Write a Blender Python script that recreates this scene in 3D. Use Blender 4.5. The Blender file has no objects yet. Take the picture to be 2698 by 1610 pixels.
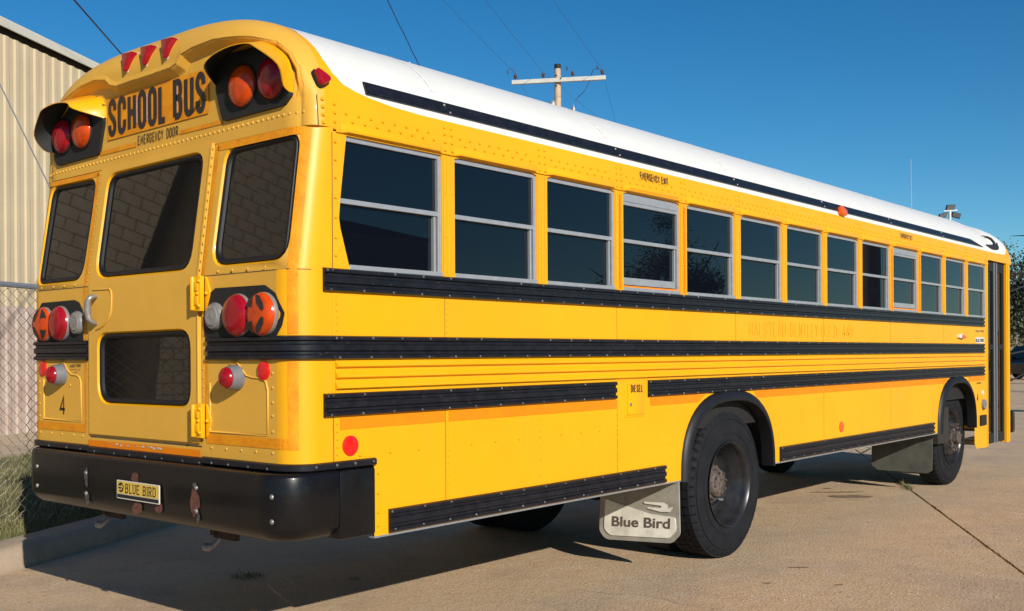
import bpy, bmesh, math, random
from mathutils import Vector, Matrix
from mathutils.geometry import tessellate_polygon
random.seed(7)
R = math.radians
PI = math.pi
sc = bpy.context.scene
col = sc.collection
# ------------------------------------------------------------------ camera
FW = 2698.0
CAM = Vector((4.8238, -2.9148, 1.4784))
YAW, PITCH, ROLL, FOC, PPX, PPY = 0.7125, -0.002, -0.0057, 2773.47, -71.05, 133.82
fwd = Vector((-math.sin(YAW) * math.cos(PITCH), math.cos(YAW) * math.cos(PITCH), math.sin(PITCH)))
rt0 = Vector((math.cos(YAW), math.sin(YAW), 0))
up0 = rt0.cross(fwd)
rt = math.cos(ROLL) * rt0 + math.sin(ROLL) * up0
up = -math.sin(ROLL) * rt0 + math.cos(ROLL) * up0
cd = bpy.data.cameras.new('camera')
cam = bpy.data.objects.new('camera', cd)
col.objects.link(cam)
cd.sensor_width = 36
cd.lens = FOC / FW * 36
cd.shift_x = -PPX / FW
cd.shift_y = PPY / FW
cd.clip_start = .05
cd.clip_end = 3000
cam.matrix_world = Matrix.Translation(CAM) @ Matrix((rt, up, -fwd)).transposed().to_4x4()
sc.camera = cam


def at(u, v, d):
    """world point at depth d metres for a measured photo pixel (used for far things only)"""
    return CAM + d * (fwd + rt * ((u - 1349 - PPX) / FOC) - up * ((v - 805 - PPY) / FOC))


# ------------------------------------------------------------------ light
SUND = Vector((2.17, -0.95, 1.06)).normalized()
w = bpy.data.worlds.new('World')
sc.world = w
w.use_nodes = True
nt = w.node_tree
bg = nt.nodes['Background']
sky = nt.nodes.new('ShaderNodeTexSky')
sky.sky_type = 'NISHITA'
sky.sun_disc = False
sky.sun_elevation = math.asin(SUND.z)
sky.sun_rotation = math.atan2(SUND.x, SUND.y)
sky.altitude = 400
sky.air_density = .86
sky.dust_density = 0
sky.ozone_density = 3.0
hs = nt.nodes.new('ShaderNodeHueSaturation')
hs.inputs['Saturation'].default_value = 1.32
tint = nt.nodes.new('ShaderNodeMixRGB')
tint.blend_type = 'MULTIPLY'
tint.inputs['Fac'].default_value = 1
tint.inputs['Color2'].default_value = (.95, 1.22, 1.17, 1)
nt.links.new(sky.outputs[0], hs.inputs['Color'])
nt.links.new(hs.outputs[0], tint.inputs['Color1'])
nt.links.new(tint.outputs[0], bg.inputs[0])
bg.inputs[1].default_value = .076
sl = bpy.data.lights.new('sun', 'SUN')
sl.energy = 5
sl.angle = R(.5)
sl.color = (1, .93, .82)
so = bpy.data.objects.new('sun', sl)
col.objects.link(so)
so.location = (20, -10, 20)
so.rotation_euler = (-SUND).to_track_quat('-Z', 'Y').to_euler()
sc.view_settings.view_transform = 'Standard'
sc.view_settings.look = 'None'
sc.view_settings.gamma = 1
sc.view_settings.use_curve_mapping = False
sc.view_settings.exposure = .15


# ------------------------------------------------------------------ materials
def mat(name, c, rough=.5, metal=0, coat=0, var=0, vscale=3, c2=None, bump=0, bscale=60, spec=.5, trans=0, speck=None, streak=None, spot=None):
    m = bpy.data.materials.new(name)
    m.use_nodes = True
    t = m.node_tree
    N, L = t.nodes, t.links
    b = N['Principled BSDF']
    b.inputs['Base Color'].default_value = (*c, 1)
    b.inputs['Roughness'].default_value = rough
    b.inputs['Metallic'].default_value = metal
    b.inputs['Coat Weight'].default_value = coat
    b.inputs['Coat Roughness'].default_value = .08
    b.inputs['Specular IOR Level'].default_value = spec
    b.inputs['Transmission Weight'].default_value = trans
    tc = N.new('ShaderNodeTexCoord')
    cur = None
    if var or c2:
        c2 = c2 or tuple(x * (1 - var) for x in c)
        n = N.new('ShaderNodeTexNoise')
        n.inputs['Scale'].default_value = vscale
        n.inputs['Detail'].default_value = 8
        n.inputs['Roughness'].default_value = .65
        L.new(tc.outputs['Object'], n.inputs['Vector'])
        r = N.new('ShaderNodeValToRGB')
        r.color_ramp.elements[0].position = .35
        r.color_ramp.elements[0].color = (*c2, 1)
        r.color_ramp.elements[1].position = .65
        r.color_ramp.elements[1].color = (*c, 1)
        L.new(n.outputs['Fac'], r.inputs['Fac'])
        cur = r.outputs['Color']
        rr = N.new('ShaderNodeMapRange')
        rr.inputs['To Min'].default_value = min(1, rough + .08)
        rr.inputs['To Max'].default_value = max(0, rough - .08)
        L.new(n.outputs['Fac'], rr.inputs['Value'])
        L.new(rr.outputs[0], b.inputs['Roughness'])

    def mixin(fac, colr, cur):
        mx = N.new('ShaderNodeMixRGB')
        L.new(fac, mx.inputs['Fac'])
        if cur is None:
            mx.inputs['Color1'].default_value = (*c, 1)
        else:
            L.new(cur, mx.inputs['Color1'])
        mx.inputs['Color2'].default_value = (*colr, 1)
        return mx.outputs['Color']

    def thresh(node_out, lo, hi, mul=1):
        q = N.new('ShaderNodeMapRange')
        q.inputs['From Min'].default_value = lo
        q.inputs['From Max'].default_value = hi
        q.inputs['To Max'].default_value = mul
        L.new(node_out, q.inputs['Value'])
        return q.outputs[0]
    if speck:      # (scale, colour, amount) fine grains
        for s_, c_, lo, hi, a_ in speck:
            n = N.new('ShaderNodeTexNoise')
            n.inputs['Scale'].default_value = s_
            n.inputs['Detail'].default_value = 3
            L.new(tc.outputs['Object'], n.inputs['Vector'])
            cur = mixin(thresh(n.outputs['Fac'], lo, hi, a_), c_, cur)
    if streak:     # (sx,sy,sz,colour,lo,hi,a)
        sx, sy, sz, c_, lo, hi, a_ = streak
        mp = N.new('ShaderNodeMapping')
        mp.inputs['Scale'].default_value = (sx, sy, sz)
        L.new(tc.outputs['Object'], mp.inputs['Vector'])
        n = N.new('ShaderNodeTexNoise')
        n.inputs['Scale'].default_value = 1
        n.inputs['Detail'].default_value = 6
        L.new(mp.outputs[0], n.inputs['Vector'])
        cur = mixin(thresh(n.outputs['Fac'], lo, hi, a_), c_, cur)
    if cur is not None:
        L.new(cur, b.inputs['Base Color'])
    if bump:
        n = N.new('ShaderNodeTexNoise')
        n.inputs['Scale'].default_value = bscale
        n.inputs['Detail'].default_value = 5
        L.new(tc.outputs['Object'], n.inputs['Vector'])
        bp = N.new('ShaderNodeBump')
        bp.inputs['Strength'].default_value = bump
        bp.inputs['Distance'].default_value = .01
        L.new(n.outputs['Fac'], bp.inputs['Height'])
        L.new(bp.outputs[0], b.inputs['Normal'])
    return m


YEL = (.83, .380, .004)
M = {}
M['yellow'] = mat('bus_yellow_paint', YEL, .38, var=.09, vscale=1.3, coat=.12, spec=.3, speck=[(70, (.55, .28, .02), .70, .76, .6)], bump=.09, bscale=3.2, streak=(3, 3, .6, (.66, .33, .03), .55, .8, .4))
M['yellow_rear'] = mat('weathered_yellow_paint', (.72, .385, .050), .5, var=.1, vscale=1.7, coat=.05, spec=.35, bump=.04, bscale=9, streak=(5, 5, .8, (.62, .36, .07), .55, .8, .4))
M['orange'] = mat('reflective_orange_tape', (.84, .225, .003), .5, spec=.25, var=.12, vscale=9, speck=[(120, (.86, .28, .006), .5, .7, .5)])
M['orange_old'] = mat('worn_orange_tape', (.66, .215, .004), .5, spec=.3, c2=(.80, .31, .006), vscale=10, speck=[(90, (.42, .13, .01), .55, .7, .5)])
M['white'] = mat('white_roof_paint', (.72, .71, .68), .4, var=.06, vscale=5, bump=.25, bscale=220, coat=.1, speck=[(300, (.62, .6, .56), .55, .75, .5)])
M['black'] = mat('black_rail_paint', (.006, .007, .011), .33, c2=(.013, .013, .018), vscale=14, spec=.3, bump=.08, bscale=30, speck=[(55, (.12, .11, .10), .66, .78, .5)])
M['bumper'] = mat('black_bumper_paint', (.004, .004, .006), .3, c2=(.008, .007, .007), vscale=6, coat=.12, spec=.22, bump=.05, bscale=5, speck=[(150, (.12, .09, .07), .68, .75, .5)])
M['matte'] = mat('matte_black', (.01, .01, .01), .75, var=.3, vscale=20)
M['under'] = mat('underbody_grime', (.03, .023, .018), .9, c2=(.015, .012, .01), vscale=8)
M['rubber'] = mat('window_rubber', (.009, .009, .012), .5, spec=.35, var=.3, vscale=15)
M['tyre'] = mat('tyre_rubber', (.008, .009, .012), .8, c2=(.013, .014, .017), vscale=7, bump=.15, bscale=80, spec=.2, speck=[(28, (.05, .045, .04), .62, .75, .5)])
M['rim'] = mat('black_steel_rim', (.009, .010, .013), .33, c2=(.022, .021, .022), vscale=12, speck=[(40, (.06, .045, .035), .64, .75, .5)])
M['hub'] = mat('dirty_hub_steel', (.17, .14, .12), .6, metal=.3, c2=(.05, .035, .03), vscale=25)
M['drum'] = mat('scuffed_grey_drum', (.35, .33, .31), .55, metal=.2, c2=(.12, .1, .09), vscale=22)
M['alu'] = mat('aluminium_frame', (.50, .51, .53), .38, metal=.55, var=.15, vscale=20)
M['chrome'] = mat('chrome', (.75, .75, .76), .14, metal=1, var=.1, vscale=30)
M['lampring'] = mat('grey_lamp_ring', (.20, .19, .18), .4, var=.2, vscale=20)
M['greylamp'] = mat('grey_lamp_housing', (.16, .165, .18), .45, var=.15, vscale=20)
M['glass'] = mat('tinted_glass', (.003, .0045, .008), .008, spec=.42)
M['glass_rear'] = mat('dusty_tinted_glass', (.010, .009, .008), .02, spec=.45, bump=.008, bscale=9)
M['red'] = mat('red_lens', (.34, .004, .012), .2, var=.35, vscale=12, coat=.2, spec=.35, bump=.06, bscale=60)
M['redbright'] = mat('red_reflector', (.72, .008, .006), .25, coat=.4, var=.1, vscale=30)
M['amber'] = mat('amber_lens', (.62, .060, .002), .2, var=.35, vscale=12, coat=.2, spec=.35, bump=.06, bscale=60)
M['orlens'] = mat('orange_marker_lens', (.78, .11, .008), .25, coat=.4, var=.15, vscale=30)
M['clear'] = mat('clear_lens', (.24, .235, .22), .18, var=.3, vscale=18, coat=.5)
M['offwhite'] = mat('offwhite_plastic', (.66, .63, .56), .5, var=.1, vscale=15)
M['ink'] = mat('black_lettering', (.022, .018, .02), .5, var=.2, vscale=30)
M['ghost'] = mat('ghost_lettering', (.81, .355, .006), .5, var=.05, vscale=10)
M['rust'] = mat('rust', (.17, .06, .035), .85, c2=(.05, .02, .015), vscale=60)
M['chip'] = mat('bare_paint_chip', (.62, .60, .55), .7, c2=(.40, .36, .30), vscale=50)
M['glint'] = mat('roof_glint', (.75, .75, .75), .05, coat=1)  # glossy white for the bumps that stand for roof highlights
M['screw'] = mat('weathered_screw', (.20, .19, .18), .4, metal=.5, c2=(.05, .05, .05), vscale=9)
M['fadedpink'] = mat('faded_sticker', (.60, .27, .15), .55, c2=(.66, .38, .27), vscale=14)
M['rail_wear'] = mat('scuffed_black_paint', (.10, .095, .085), .6, c2=(.02, .02, .02), vscale=55)
M['steel'] = mat('bolt_steel', (.34, .33, .31), .45, metal=.6, var=.4, vscale=40)
M['brown'] = mat('rusty_bracket', (.035, .021, .015), .9, c2=(.06, .03, .02), vscale=18)
M['handle'] = mat('worn_handle_metal', (.30, .285, .27), .35, metal=.4, var=.3, vscale=30)
M['flapwhite'] = mat('cream_flap_rubber', (.86, .82, .70), .65, var=.25, vscale=9, streak=(9, 9, 2, (.30, .26, .2), .5, .8, .5))
M['flapgrey'] = mat('grey_flap_rubber', (.36, .33, .27), .75, var=.3, vscale=9)
M['flapdark'] = mat('dusty_dark_flap', (.060, .062, .052), .6, c2=(.10, .10, .08), vscale=5)
M['flapink'] = mat('brown_flap_print', (.13, .095, .07), .7, var=.2, vscale=20)
M['plate'] = mat('yellow_plate', (.72, .47, .07), .4, var=.08, vscale=30)
M['cable'] = mat('cable', (.012, .02, .045), .6, var=.1)
M['wire'] = mat('thin_wire', (.05, .08, .13), .6, var=.1)
M['galv'] = mat('galvanised_steel', (.34, .36, .39), .5, metal=.5, var=.2, vscale=30)
M['linkrust'] = mat('chain_link_wire', (.40, .37, .33), .55, metal=.3, c2=(.17, .08, .05), vscale=1.6)
M['metalwall'] = mat('cream_ribbed_metal', (.60, .48, .31), .55, c2=(.53, .42, .27), vscale=1.2, streak=(4, 4, .5, (.46, .38, .25), .5, .8, .35))
M['metalpink'] = mat('faded_pink_ribbed_metal', (.52, .41, .34), .65, c2=(.42, .31, .25), vscale=2.5, streak=(3, 3, 1.2, (.60, .52, .42), .45, .8, .5))
M['trim'] = mat('eave_trim', (.62, .58, .49), .5, var=.1, vscale=4, speck=[(5, (.25, .2, .15), .68, .78, .7)])
M['shade_brown'] = mat('dark_eave_gap', (.05, .03, .02), .9, var=.2)  # near-black brown that gives the eave gap its shade
M['block'] = mat('beige_block', (.33, .26, .185), .85, c2=(.28, .22, .155), vscale=3, bump=.3, bscale=60)
M['mortar'] = mat('mortar', (.31, .24, .17), .95, var=.2)
M['wood'] = mat('weathered_pole_wood', (.15, .10, .065), .8, c2=(.08, .055, .035), vscale=5, streak=(14, 14, .8, (.12, .08, .05), .5, .7, .8), bump=.3, bscale=20)
M['wood_pale'] = mat('pale_pole_wood', (.56, .42, .28), .8, c2=(.42, .29, .18), vscale=3, streak=(10, 10, .6, (.28, .17, .1), .5, .75, .6))
M['arm'] = mat('grey_crossarm', (.55, .55, .50), .6, var=.2, vscale=4)
M['porcelain'] = mat('brown_porcelain', (.10, .05, .055), .25, var=.2)
M['bark'] = mat('tree_bark', (.06, .045, .035), .9, var=.4, vscale=6)
M['carblack'] = mat('black_car_paint', (.012, .012, .014), .15, coat=.7, var=.1)
M['carwhite'] = mat('white_car_paint', (.72, .72, .72), .2, coat=.6, var=.05)
M['dirt'] = mat('dry_dirt', (.46, .36, .25), .95, c2=(.36, .28, .19), vscale=1.5, bump=.5, bscale=25, speck=[(60, (.55, .46, .35), .6, .7, .6)])
M['kerb'] = mat('kerb_concrete', (.43, .335, .24), .9, c2=(.34, .26, .185), vscale=3, bump=.4, bscale=45, speck=[(120, (.56, .47, .36), .6, .7, .6), (9, (.2, .15, .11), .62, .75, .4)])
M['grassbase'] = mat('grass_soil', (.075, .085, .028), .95, c2=(.15, .12, .06), vscale=4, bump=.6, bscale=20)
M['blade'] = mat('grass_blades', (.085, .10, .03), .7, c2=(.20, .18, .075), vscale=1.2)
M['leaf'] = mat('leaves', (.025, .036, .016), .65, c2=(.06, .07, .03), vscale=.9)
M['leafdry'] = mat('dry_leaves', (.10, .10, .05), .7, c2=(.17, .14, .08), vscale=1.5)
M['seat'] = mat('seat_vinyl', (.03, .035, .05), .6, var=.1)
M['building_far'] = mat('brown_far_wall', (.16, .11, .08), .9, var=.2, vscale=1)


def concrete(name):
    m = mat(name, (.61, .425, .25), .88, c2=(.52, .355, .20), vscale=.7, bump=0,
            speck=[(1.1, (.40, .285, .20), .50, .62, .55), (5, (.58, .44, .30), .52, .64, .5), (17, (.38, .26, .155), .54, .68, .4), (42, (.30, .20, .12), .56, .66, .5), (65, (.74, .58, .40), .56, .64, .6), (150, (.72, .57, .40), .58, .64, .6), (100, (.20, .13, .075), .61, .67, .7),
                   (2.3, (.36, .26, .175), .60, .80, .65)])
    t = m.node_tree
    N, L = t.nodes, t.links
    b = N['Principled BSDF']
    tc = N.new('ShaderNodeTexCoord')
    prev = None
    for s_, st, ds in ((150, .8, .008), (50, .7, .014), (7, .25, .03)):
        n = N.new('ShaderNodeTexNoise')
        n.inputs['Scale'].default_value = s_
        n.inputs['Detail'].default_value = 6
        L.new(tc.outputs['Object'], n.inputs['Vector'])
        bp = N.new('ShaderNodeBump')
        bp.inputs['Strength'].default_value = st
        bp.inputs['Distance'].default_value = ds
        L.new(n.outputs['Fac'], bp.inputs['Height'])
        if prev:
            L.new(prev, bp.inputs['Normal'])
        prev = bp.outputs[0]
    L.new(prev, b.inputs['Normal'])
    # hairline cracks
    v = N.new('ShaderNodeTexVoronoi')
    v.feature = 'DISTANCE_TO_EDGE'
    v.inputs['Scale'].default_value = .33
    nz = N.new('ShaderNodeTexNoise')
    nz.inputs['Scale'].default_value = 2.5
    nz.inputs['Detail'].default_value = 8
    mx = N.new('ShaderNodeMixRGB')
    mx.inputs['Fac'].default_value = .22
    L.new(tc.outputs['Object'], nz.inputs['Vector'])
    L.new(tc.outputs['Object'], mx.inputs['Color1'])
    L.new(nz.outputs['Color'], mx.inputs['Color2'])
    L.new(mx.outputs[0], v.inputs['Vector'])
    r = N.new('ShaderNodeMapRange')
    r.inputs['From Min'].default_value = 0
    r.inputs['From Max'].default_value = .0022
    r.inputs['To Min'].default_value = .55
    r.inputs['To Max'].default_value = 0
    L.new(v.outputs['Distance'], r.inputs['Value'])
    n2 = N.new('ShaderNodeTexNoise')
    n2.inputs['Scale'].default_value = .9
    L.new(tc.outputs['Object'], n2.inputs['Vector'])
    r2 = N.new('ShaderNodeMapRange')
    r2.inputs['From Min'].default_value = .45
    r2.inputs['From Max'].default_value = .6
    L.new(n2.outputs['Fac'], r2.inputs['Value'])
    mu = N.new('ShaderNodeMath')
    mu.operation = 'MULTIPLY'
    L.new(r.outputs[0], mu.inputs[0])
    L.new(r2.outputs[0], mu.inputs[1])
    mc = N.new('ShaderNodeMixRGB')
    L.new(mu.outputs[0], mc.inputs['Fac'])
    src = b.inputs['Base Color'].links[0].from_socket
    L.new(src, mc.inputs['Color1'])
    mc.inputs['Color2'].default_value = (.10, .07, .045, 1)
    L.new(mc.outputs[0], b.inputs['Base Color'])
    return m


M['concrete'] = concrete('tan_concrete')
M['stain'] = mat('oil_stain', (.17, .115, .07), .7, c2=(.30, .21, .14), vscale=12)
M['joint'] = mat('joint_dirt', (.06, .04, .022), .95, c2=(.12, .085, .04), vscale=8)


# ------------------------------------------------------------------ mesh helpers
class MB:
    def __init__(s):
        s.v, s.f, s.m = [], [], []

    def add(s, vs, fs, mi=0):
        o = len(s.v)
        s.v += [tuple(p) for p in vs]
        s.f += [tuple(i + o for i in f) for f in fs]
        s.m += [mi] * len(fs)

    def box(s, x0, x1, y0, y1, z0, z1, mi=0):
        s.add([(x0, y0, z0), (x1, y0, z0), (x1, y1, z0), (x0, y1, z0), (x0, y0, z1), (x1, y0, z1), (x1, y1, z1), (x0, y1, z1)],
              [(0, 3, 2, 1), (4, 5, 6, 7), (0, 1, 5, 4), (1, 2, 6, 5), (2, 3, 7, 6), (3, 0, 4, 7)], mi)

    def obox(s, c, ax, ay, az, mi=0):
        c, ax, ay, az = Vector(c), Vector(ax), Vector(ay), Vector(az)
        P = [c + i * ax + j * ay + k * az for k in (-1, 1) for i, j in ((-1, -1), (1, -1), (1, 1), (-1, 1))]
        s.add(P, [(0, 3, 2, 1), (4, 5, 6, 7), (0, 1, 5, 4), (1, 2, 6, 5), (2, 3, 7, 6), (3, 0, 4, 7)], mi)

    def grid(s, rows, close=False, mi=0):
        n = len(rows[0])
        vs = [p for r in rows for p in r]
        fs = []
        for i in range(len(rows) - 1):
            for j in range(n if close else n - 1):
                k = (j + 1) % n
                fs.append((i * n + j, i * n + k, (i + 1) * n + k, (i + 1) * n + j))
        s.add(vs, fs, mi)

    def fan(s, ring, mi=0, flip=False):
        n = len(ring)
        s.add(ring, [tuple(range(n))[::-1] if flip else tuple(range(n))], mi)

    def tube(s, pts, r, n=8, mi=0, cap=True):
        pts = [Vector(p) for p in pts]
        rows = []
        a = None
        for i, p in enumerate(pts):
            d = (pts[min(i + 1, len(pts) - 1)] - pts[max(i - 1, 0)]).normalized()
            if a is None:
                a = d.cross(Vector((0, 0, 1)))
                if a.length < .05:
                    a = d.cross(Vector((1, 0, 0)))
            else:
                a = a - d * a.dot(d)
            a = a.normalized()
            b = d.cross(a)
            rr = r[i] if isinstance(r, (list, tuple)) else r
            rows.append([p + rr * (math.cos(2 * PI * k / n) * a + math.sin(2 * PI * k / n) * b) for k in range(n)])
        s.grid(rows, True, mi)
        if cap:
            s.fan(rows[0], mi)
            s.fan(rows[-1], mi, True)

    def lathe(s, prof, c, axis, n=32, mi=0, up_=None):
        """prof [(t,r)] along axis"""
        axis = Vector(axis).normalized()
        a = axis.orthogonal().normalized() if up_ is None else Vector(up_)
        b = axis.cross(a)
        c = Vector(c)
        rows = [[c + axis * t + max(r, 1e-5) * (math.cos(2 * PI * k / n) * a + math.sin(2 * PI * k / n) * b) for k in range(n)] for t, r in prof]
        s.grid(rows, True, mi)

    def build(s, name, mats, parent=None, smooth=None, fix=True, bevel=0, loc=None):
        me = bpy.data.meshes.new(name)
        me.from_pydata(s.v, [], s.f)
        mats = mats if isinstance(mats, (list, tuple)) else [mats]
        for m in mats:
            me.materials.append(M[m])
        if max(s.m, default=0):
            me.polygons.foreach_set('material_index', s.m)
        if fix or bevel:
            bm = bmesh.new()
            bm.from_mesh(me)
            if fix:
                bmesh.ops.remove_doubles(bm, verts=bm.verts, dist=1e-5)
                bmesh.ops.recalc_face_normals(bm, faces=bm.faces)
            if bevel:
                ed = [e for e in bm.edges if len(e.link_faces) == 2 and e.calc_face_angle(0) > .6]
                bmesh.ops.bevel(bm, geom=ed, offset=bevel, segments=2, affect='EDGES', profile=.5)
            bm.to_mesh(me)
            bm.free()
        if smooth:
            me.polygons.foreach_set('use_smooth', [True] * len(me.polygons))
            me.set_sharp_from_angle(angle=R(smooth))
        me.update()
        o = bpy.data.objects.new(name, me)
        col.objects.link(o)
        if parent is not None:
            o.parent = parent
            if parent in ROOT:
                o.matrix_parent_inverse = Matrix.Translation(-ROOT[parent])
        if loc:
            o.location = loc
        return o


ROOT = {}


def tag(o, label=None, cat=None, group=None, kind=None):
    if label: o['label'] = label
    if cat: o['category'] = cat
    if group: o['group'] = group
    if kind: o['kind'] = kind
    return o


def thing(name, label, cat, loc, group=None):
    o = bpy.data.objects.new(name, None)
    col.objects.link(o)
    o.location = loc
    o.empty_display_size = .3
    ROOT[o] = Vector(loc)
    return tag(o, label, cat, group)


def dup(o, parent=None, dloc=(0, 0, 0)):
    c = o.copy()
    col.objects.link(c)
    mpi = o.matrix_parent_inverse.copy()
    c.parent = parent if parent is not None else o.parent
    c.matrix_parent_inverse = mpi
    c.location = Vector(o.location) + Vector(dloc)
    for ch in list(o.children):
        k = dup(ch, c)
    return c


def arc(cx, cy, rx, ry, a0, a1, n=8):
    return [(cx + rx * math.cos(R(a0 + (a1 - a0) * i / n)), cy + ry * math.sin(R(a0 + (a1 - a0) * i / n))) for i in range(n + 1)]


def rpoly(pts, rad, n=5):
    out = []
    N = len(pts)
    for i in range(N):
        p0, p, p1 = [Vector(pts[k % N]) for k in (i - 1, i, i + 1)]
        r = rad[i] if isinstance(rad, (list, tuple)) else rad
        a, b = (p0 - p).normalized(), (p1 - p).normalized()
        ang = a.angle(b)
        d = min(r / math.tan(ang / 2), .48 * (p0 - p).length, .48 * (p1 - p).length)
        A, B = p + a * d, p + b * d
        for k in range(n + 1):
            t = k / n
            q = (1 - t) ** 2 * A + 2 * t * (1 - t) * p + t * t * B
            # push towards circular fillet
            out.append((q.x, q.y))
    return out


def ccw(p):
    a = sum(p[i - 1][0] * p[i][1] - p[i][0] * p[i - 1][1] for i in range(len(p)))
    return p if a > 0 else p[::-1]


def inset(p, d):
    """shrink a ccw polygon by d"""
    N = len(p)
    out = []
    for i in range(N):
        a, b, c = Vector(p[i - 1]), Vector(p[i]), Vector(p[(i + 1) % N])
        e1, e2 = (b - a), (c - b)
        if e1.length < 1e-7 or e2.length < 1e-7:
            e1 = e2 = (c - a)
        e1.normalize()
        e2.normalize()
        n1, n2 = Vector((-e1.y, e1.x)), Vector((-e2.y, e2.x))
        m = (n1 + n2)
        m.normalize()
        k = max(.5, m.dot(n1))
        out.append(tuple(b + m * d / k))
    return out


def panel(mb, outer, holes, fn, mi=0):
    loops = [[Vector((x, y, 0)) for x, y in l] for l in [outer] + holes]
    tris = tessellate_polygon(loops)
    flat = [(p.x, p.y) for l in loops for p in l]
    mb.add([fn(a, b, 0) for a, b in flat], tris, mi)


def plate(mb, poly, fn, d0, d1, mi=0):
    """solid flat plate: polygon in (a,b), from depth d0 to proud d1"""
    poly = ccw(poly)
    n = len(poly)
    A = [fn(a, b, d0) for a, b in poly]
    B = [fn(a, b, d1) for a, b in poly]
    mb.grid([A, B], True, mi)
    tris = tessellate_polygon([[Vector((a, b, 0)) for a, b in poly]])
    mb.add(B, tris, mi)


# ------------------------------------------------------------------ stroke lettering
def _g():
    G = {}
    top = lambda a0, a1: arc(.5, .8, .5, .2, a0, a1)
    bot = lambda a0, a1: arc(.5, .2, .5, .2, a0, a1)
    G['O'] = G['0'] = ([top(180, 0) + bot(0, -180) + [(0, .8)]], 1)
    G['C'] = ([[(1, .66)] + top(0, 180) + bot(180, 360) + [(1, .34)]], 1)
    G['G'] = ([[(1, .68)] + top(0, 180) + bot(180, 360) + [(1, .45), (.6, .45)]], 1)
    G['S'] = ([[(1, .72)] + top(0, 180) + [(.04, .68), (.25, .57), (.75, .43), (.96, .32)] + bot(0, -180) + [(0, .28)]], 1)
    G['U'] = ([[(0, 1)] + bot(180, 360) + [(1, 1)]], 1)
    G['J'] = ([[(0, .3)] + bot(180, 360) + [(1, 1)]], 1)
    G['D'] = ([[(0, 0), (0, 1)] + arc(.5, .8, .5, .2, 90, 0) + arc(.5, .2, .5, .2, 0, -90) + [(0, 0)]], 1)
    G['B'] = ([[(0, 0), (0, 1)] + arc(.5, .82, .45, .18, 90, 0, 5) + arc(.5, .7, .45, .16, 0, -90, 5) + [(.16, .54)]], 1)
    G['B'][0].append([(.45, .54)] + arc(.5, .37, .5, .17, 90, 0, 5) + arc(.5, .18, .5, .18, 0, -90, 5) + [(0, 0)])
    G['P'] = ([[(0, 0), (0, 1)] + arc(.5, .8, .5, .2, 90, 0, 5) + arc(.5, .65, .5, .18, 0, -90, 5) + [(.16, .47)]], 1)
    G['R'] = ([G['P'][0][0], [(.45, .47), (1, 0)]], 1)
    G['E'] = ([[(1, 1), (0, 1), (0, 0), (1, 0)], [(0, .52), (.8, .52)]], .9)
    G['F'] = ([[(1, 1), (0, 1), (0, 0)], [(0, .52), (.8, .52)]], .9)
    G['K'] = ([[(0, 0), (0, 1)], [(1, 1), (.05, .42)], [(.35, .6), (1, 0)]], 1)
    G['Q'] = G['O']
    G['W'] = ([[(0, 1), (.25, 0), (.5, .8), (.75, 0), (1, 1)]], 1.3)
    G['L'] = ([[(0, 1), (0, 0), (1, 0)]], .85)
    G['I'] = ([[(0, 0), (0, 1)]], 0)
    G['H'] = ([[(0, 0), (0, 1)], [(1, 0), (1, 1)], [(0, .5), (1, .5)]], 1)
    G['T'] = ([[(0, 1), (1, 1)], [(.5, 1), (.5, 0)]], .95)
    G['N'] = ([[(0, 0), (0, 1), (1, 0), (1, 1)]], 1)
    G['M'] = ([[(0, 0), (0, 1), (.5, .3), (1, 1), (1, 0)]], 1.25)
    G['A'] = ([[(0, 0), (.5, 1), (1, 0)], [(.2, .3), (.8, .3)]], 1.05)
    G['X'] = ([[(0, 0), (1, 1)], [(0, 1), (1, 0)]], 1)
    G['Y'] = ([[(0, 1), (.5, .5), (1, 1)], [(.5, .5), (.5, 0)]], 1)
    G['4'] = ([[(.72, 0), (.72, 1), (0, .3), (1, .3)]], 1)
    G['-'] = ([[(0, .5), (1, .5)]], .5)
    G['.'] = ([[(0, 0), (0, .1)]], 0)
    return G


GL = _g()


def ribbon(mb, pts, t, fn, d, mi=0):
    P = [Vector(p) for p in pts]
    q = [P[0]]
    for p in P[1:]:
        if (p - q[-1]).length > 1e-6:
            q.append(p)
    P = q
    closed = (P[0] - P[-1]).length < 1e-6
    L_, R_ = [], []
    for i, p in enumerate(P):
        if closed:
            a, b = P[i - 1] if i else P[-2], P[(i + 1)] if i < len(P) - 1 else P[1]
        else:
            a, b = P[max(i - 1, 0)], P[min(i + 1, len(P) - 1)]
        d1 = (p - a).normalized() if (p - a).length > 1e-9 else (b - p).normalized()
        d2 = (b - p).normalized() if (b - p).length > 1e-9 else d1
        n1, n2 = Vector((-d1.y, d1.x)), Vector((-d2.y, d2.x))
        m = n1 + n2
        if m.length < 1e-6:
            m = n1
        m.normalize()
        k = max(.4, m.dot(n1))
        L_.append(p + m * t / 2 / k)
        R_.append(p - m * t / 2 / k)
    mb.grid([[fn(p.x, p.y, d) for p in L_], [fn(p.x, p.y, d) for p in R_]], False, mi)


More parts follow.
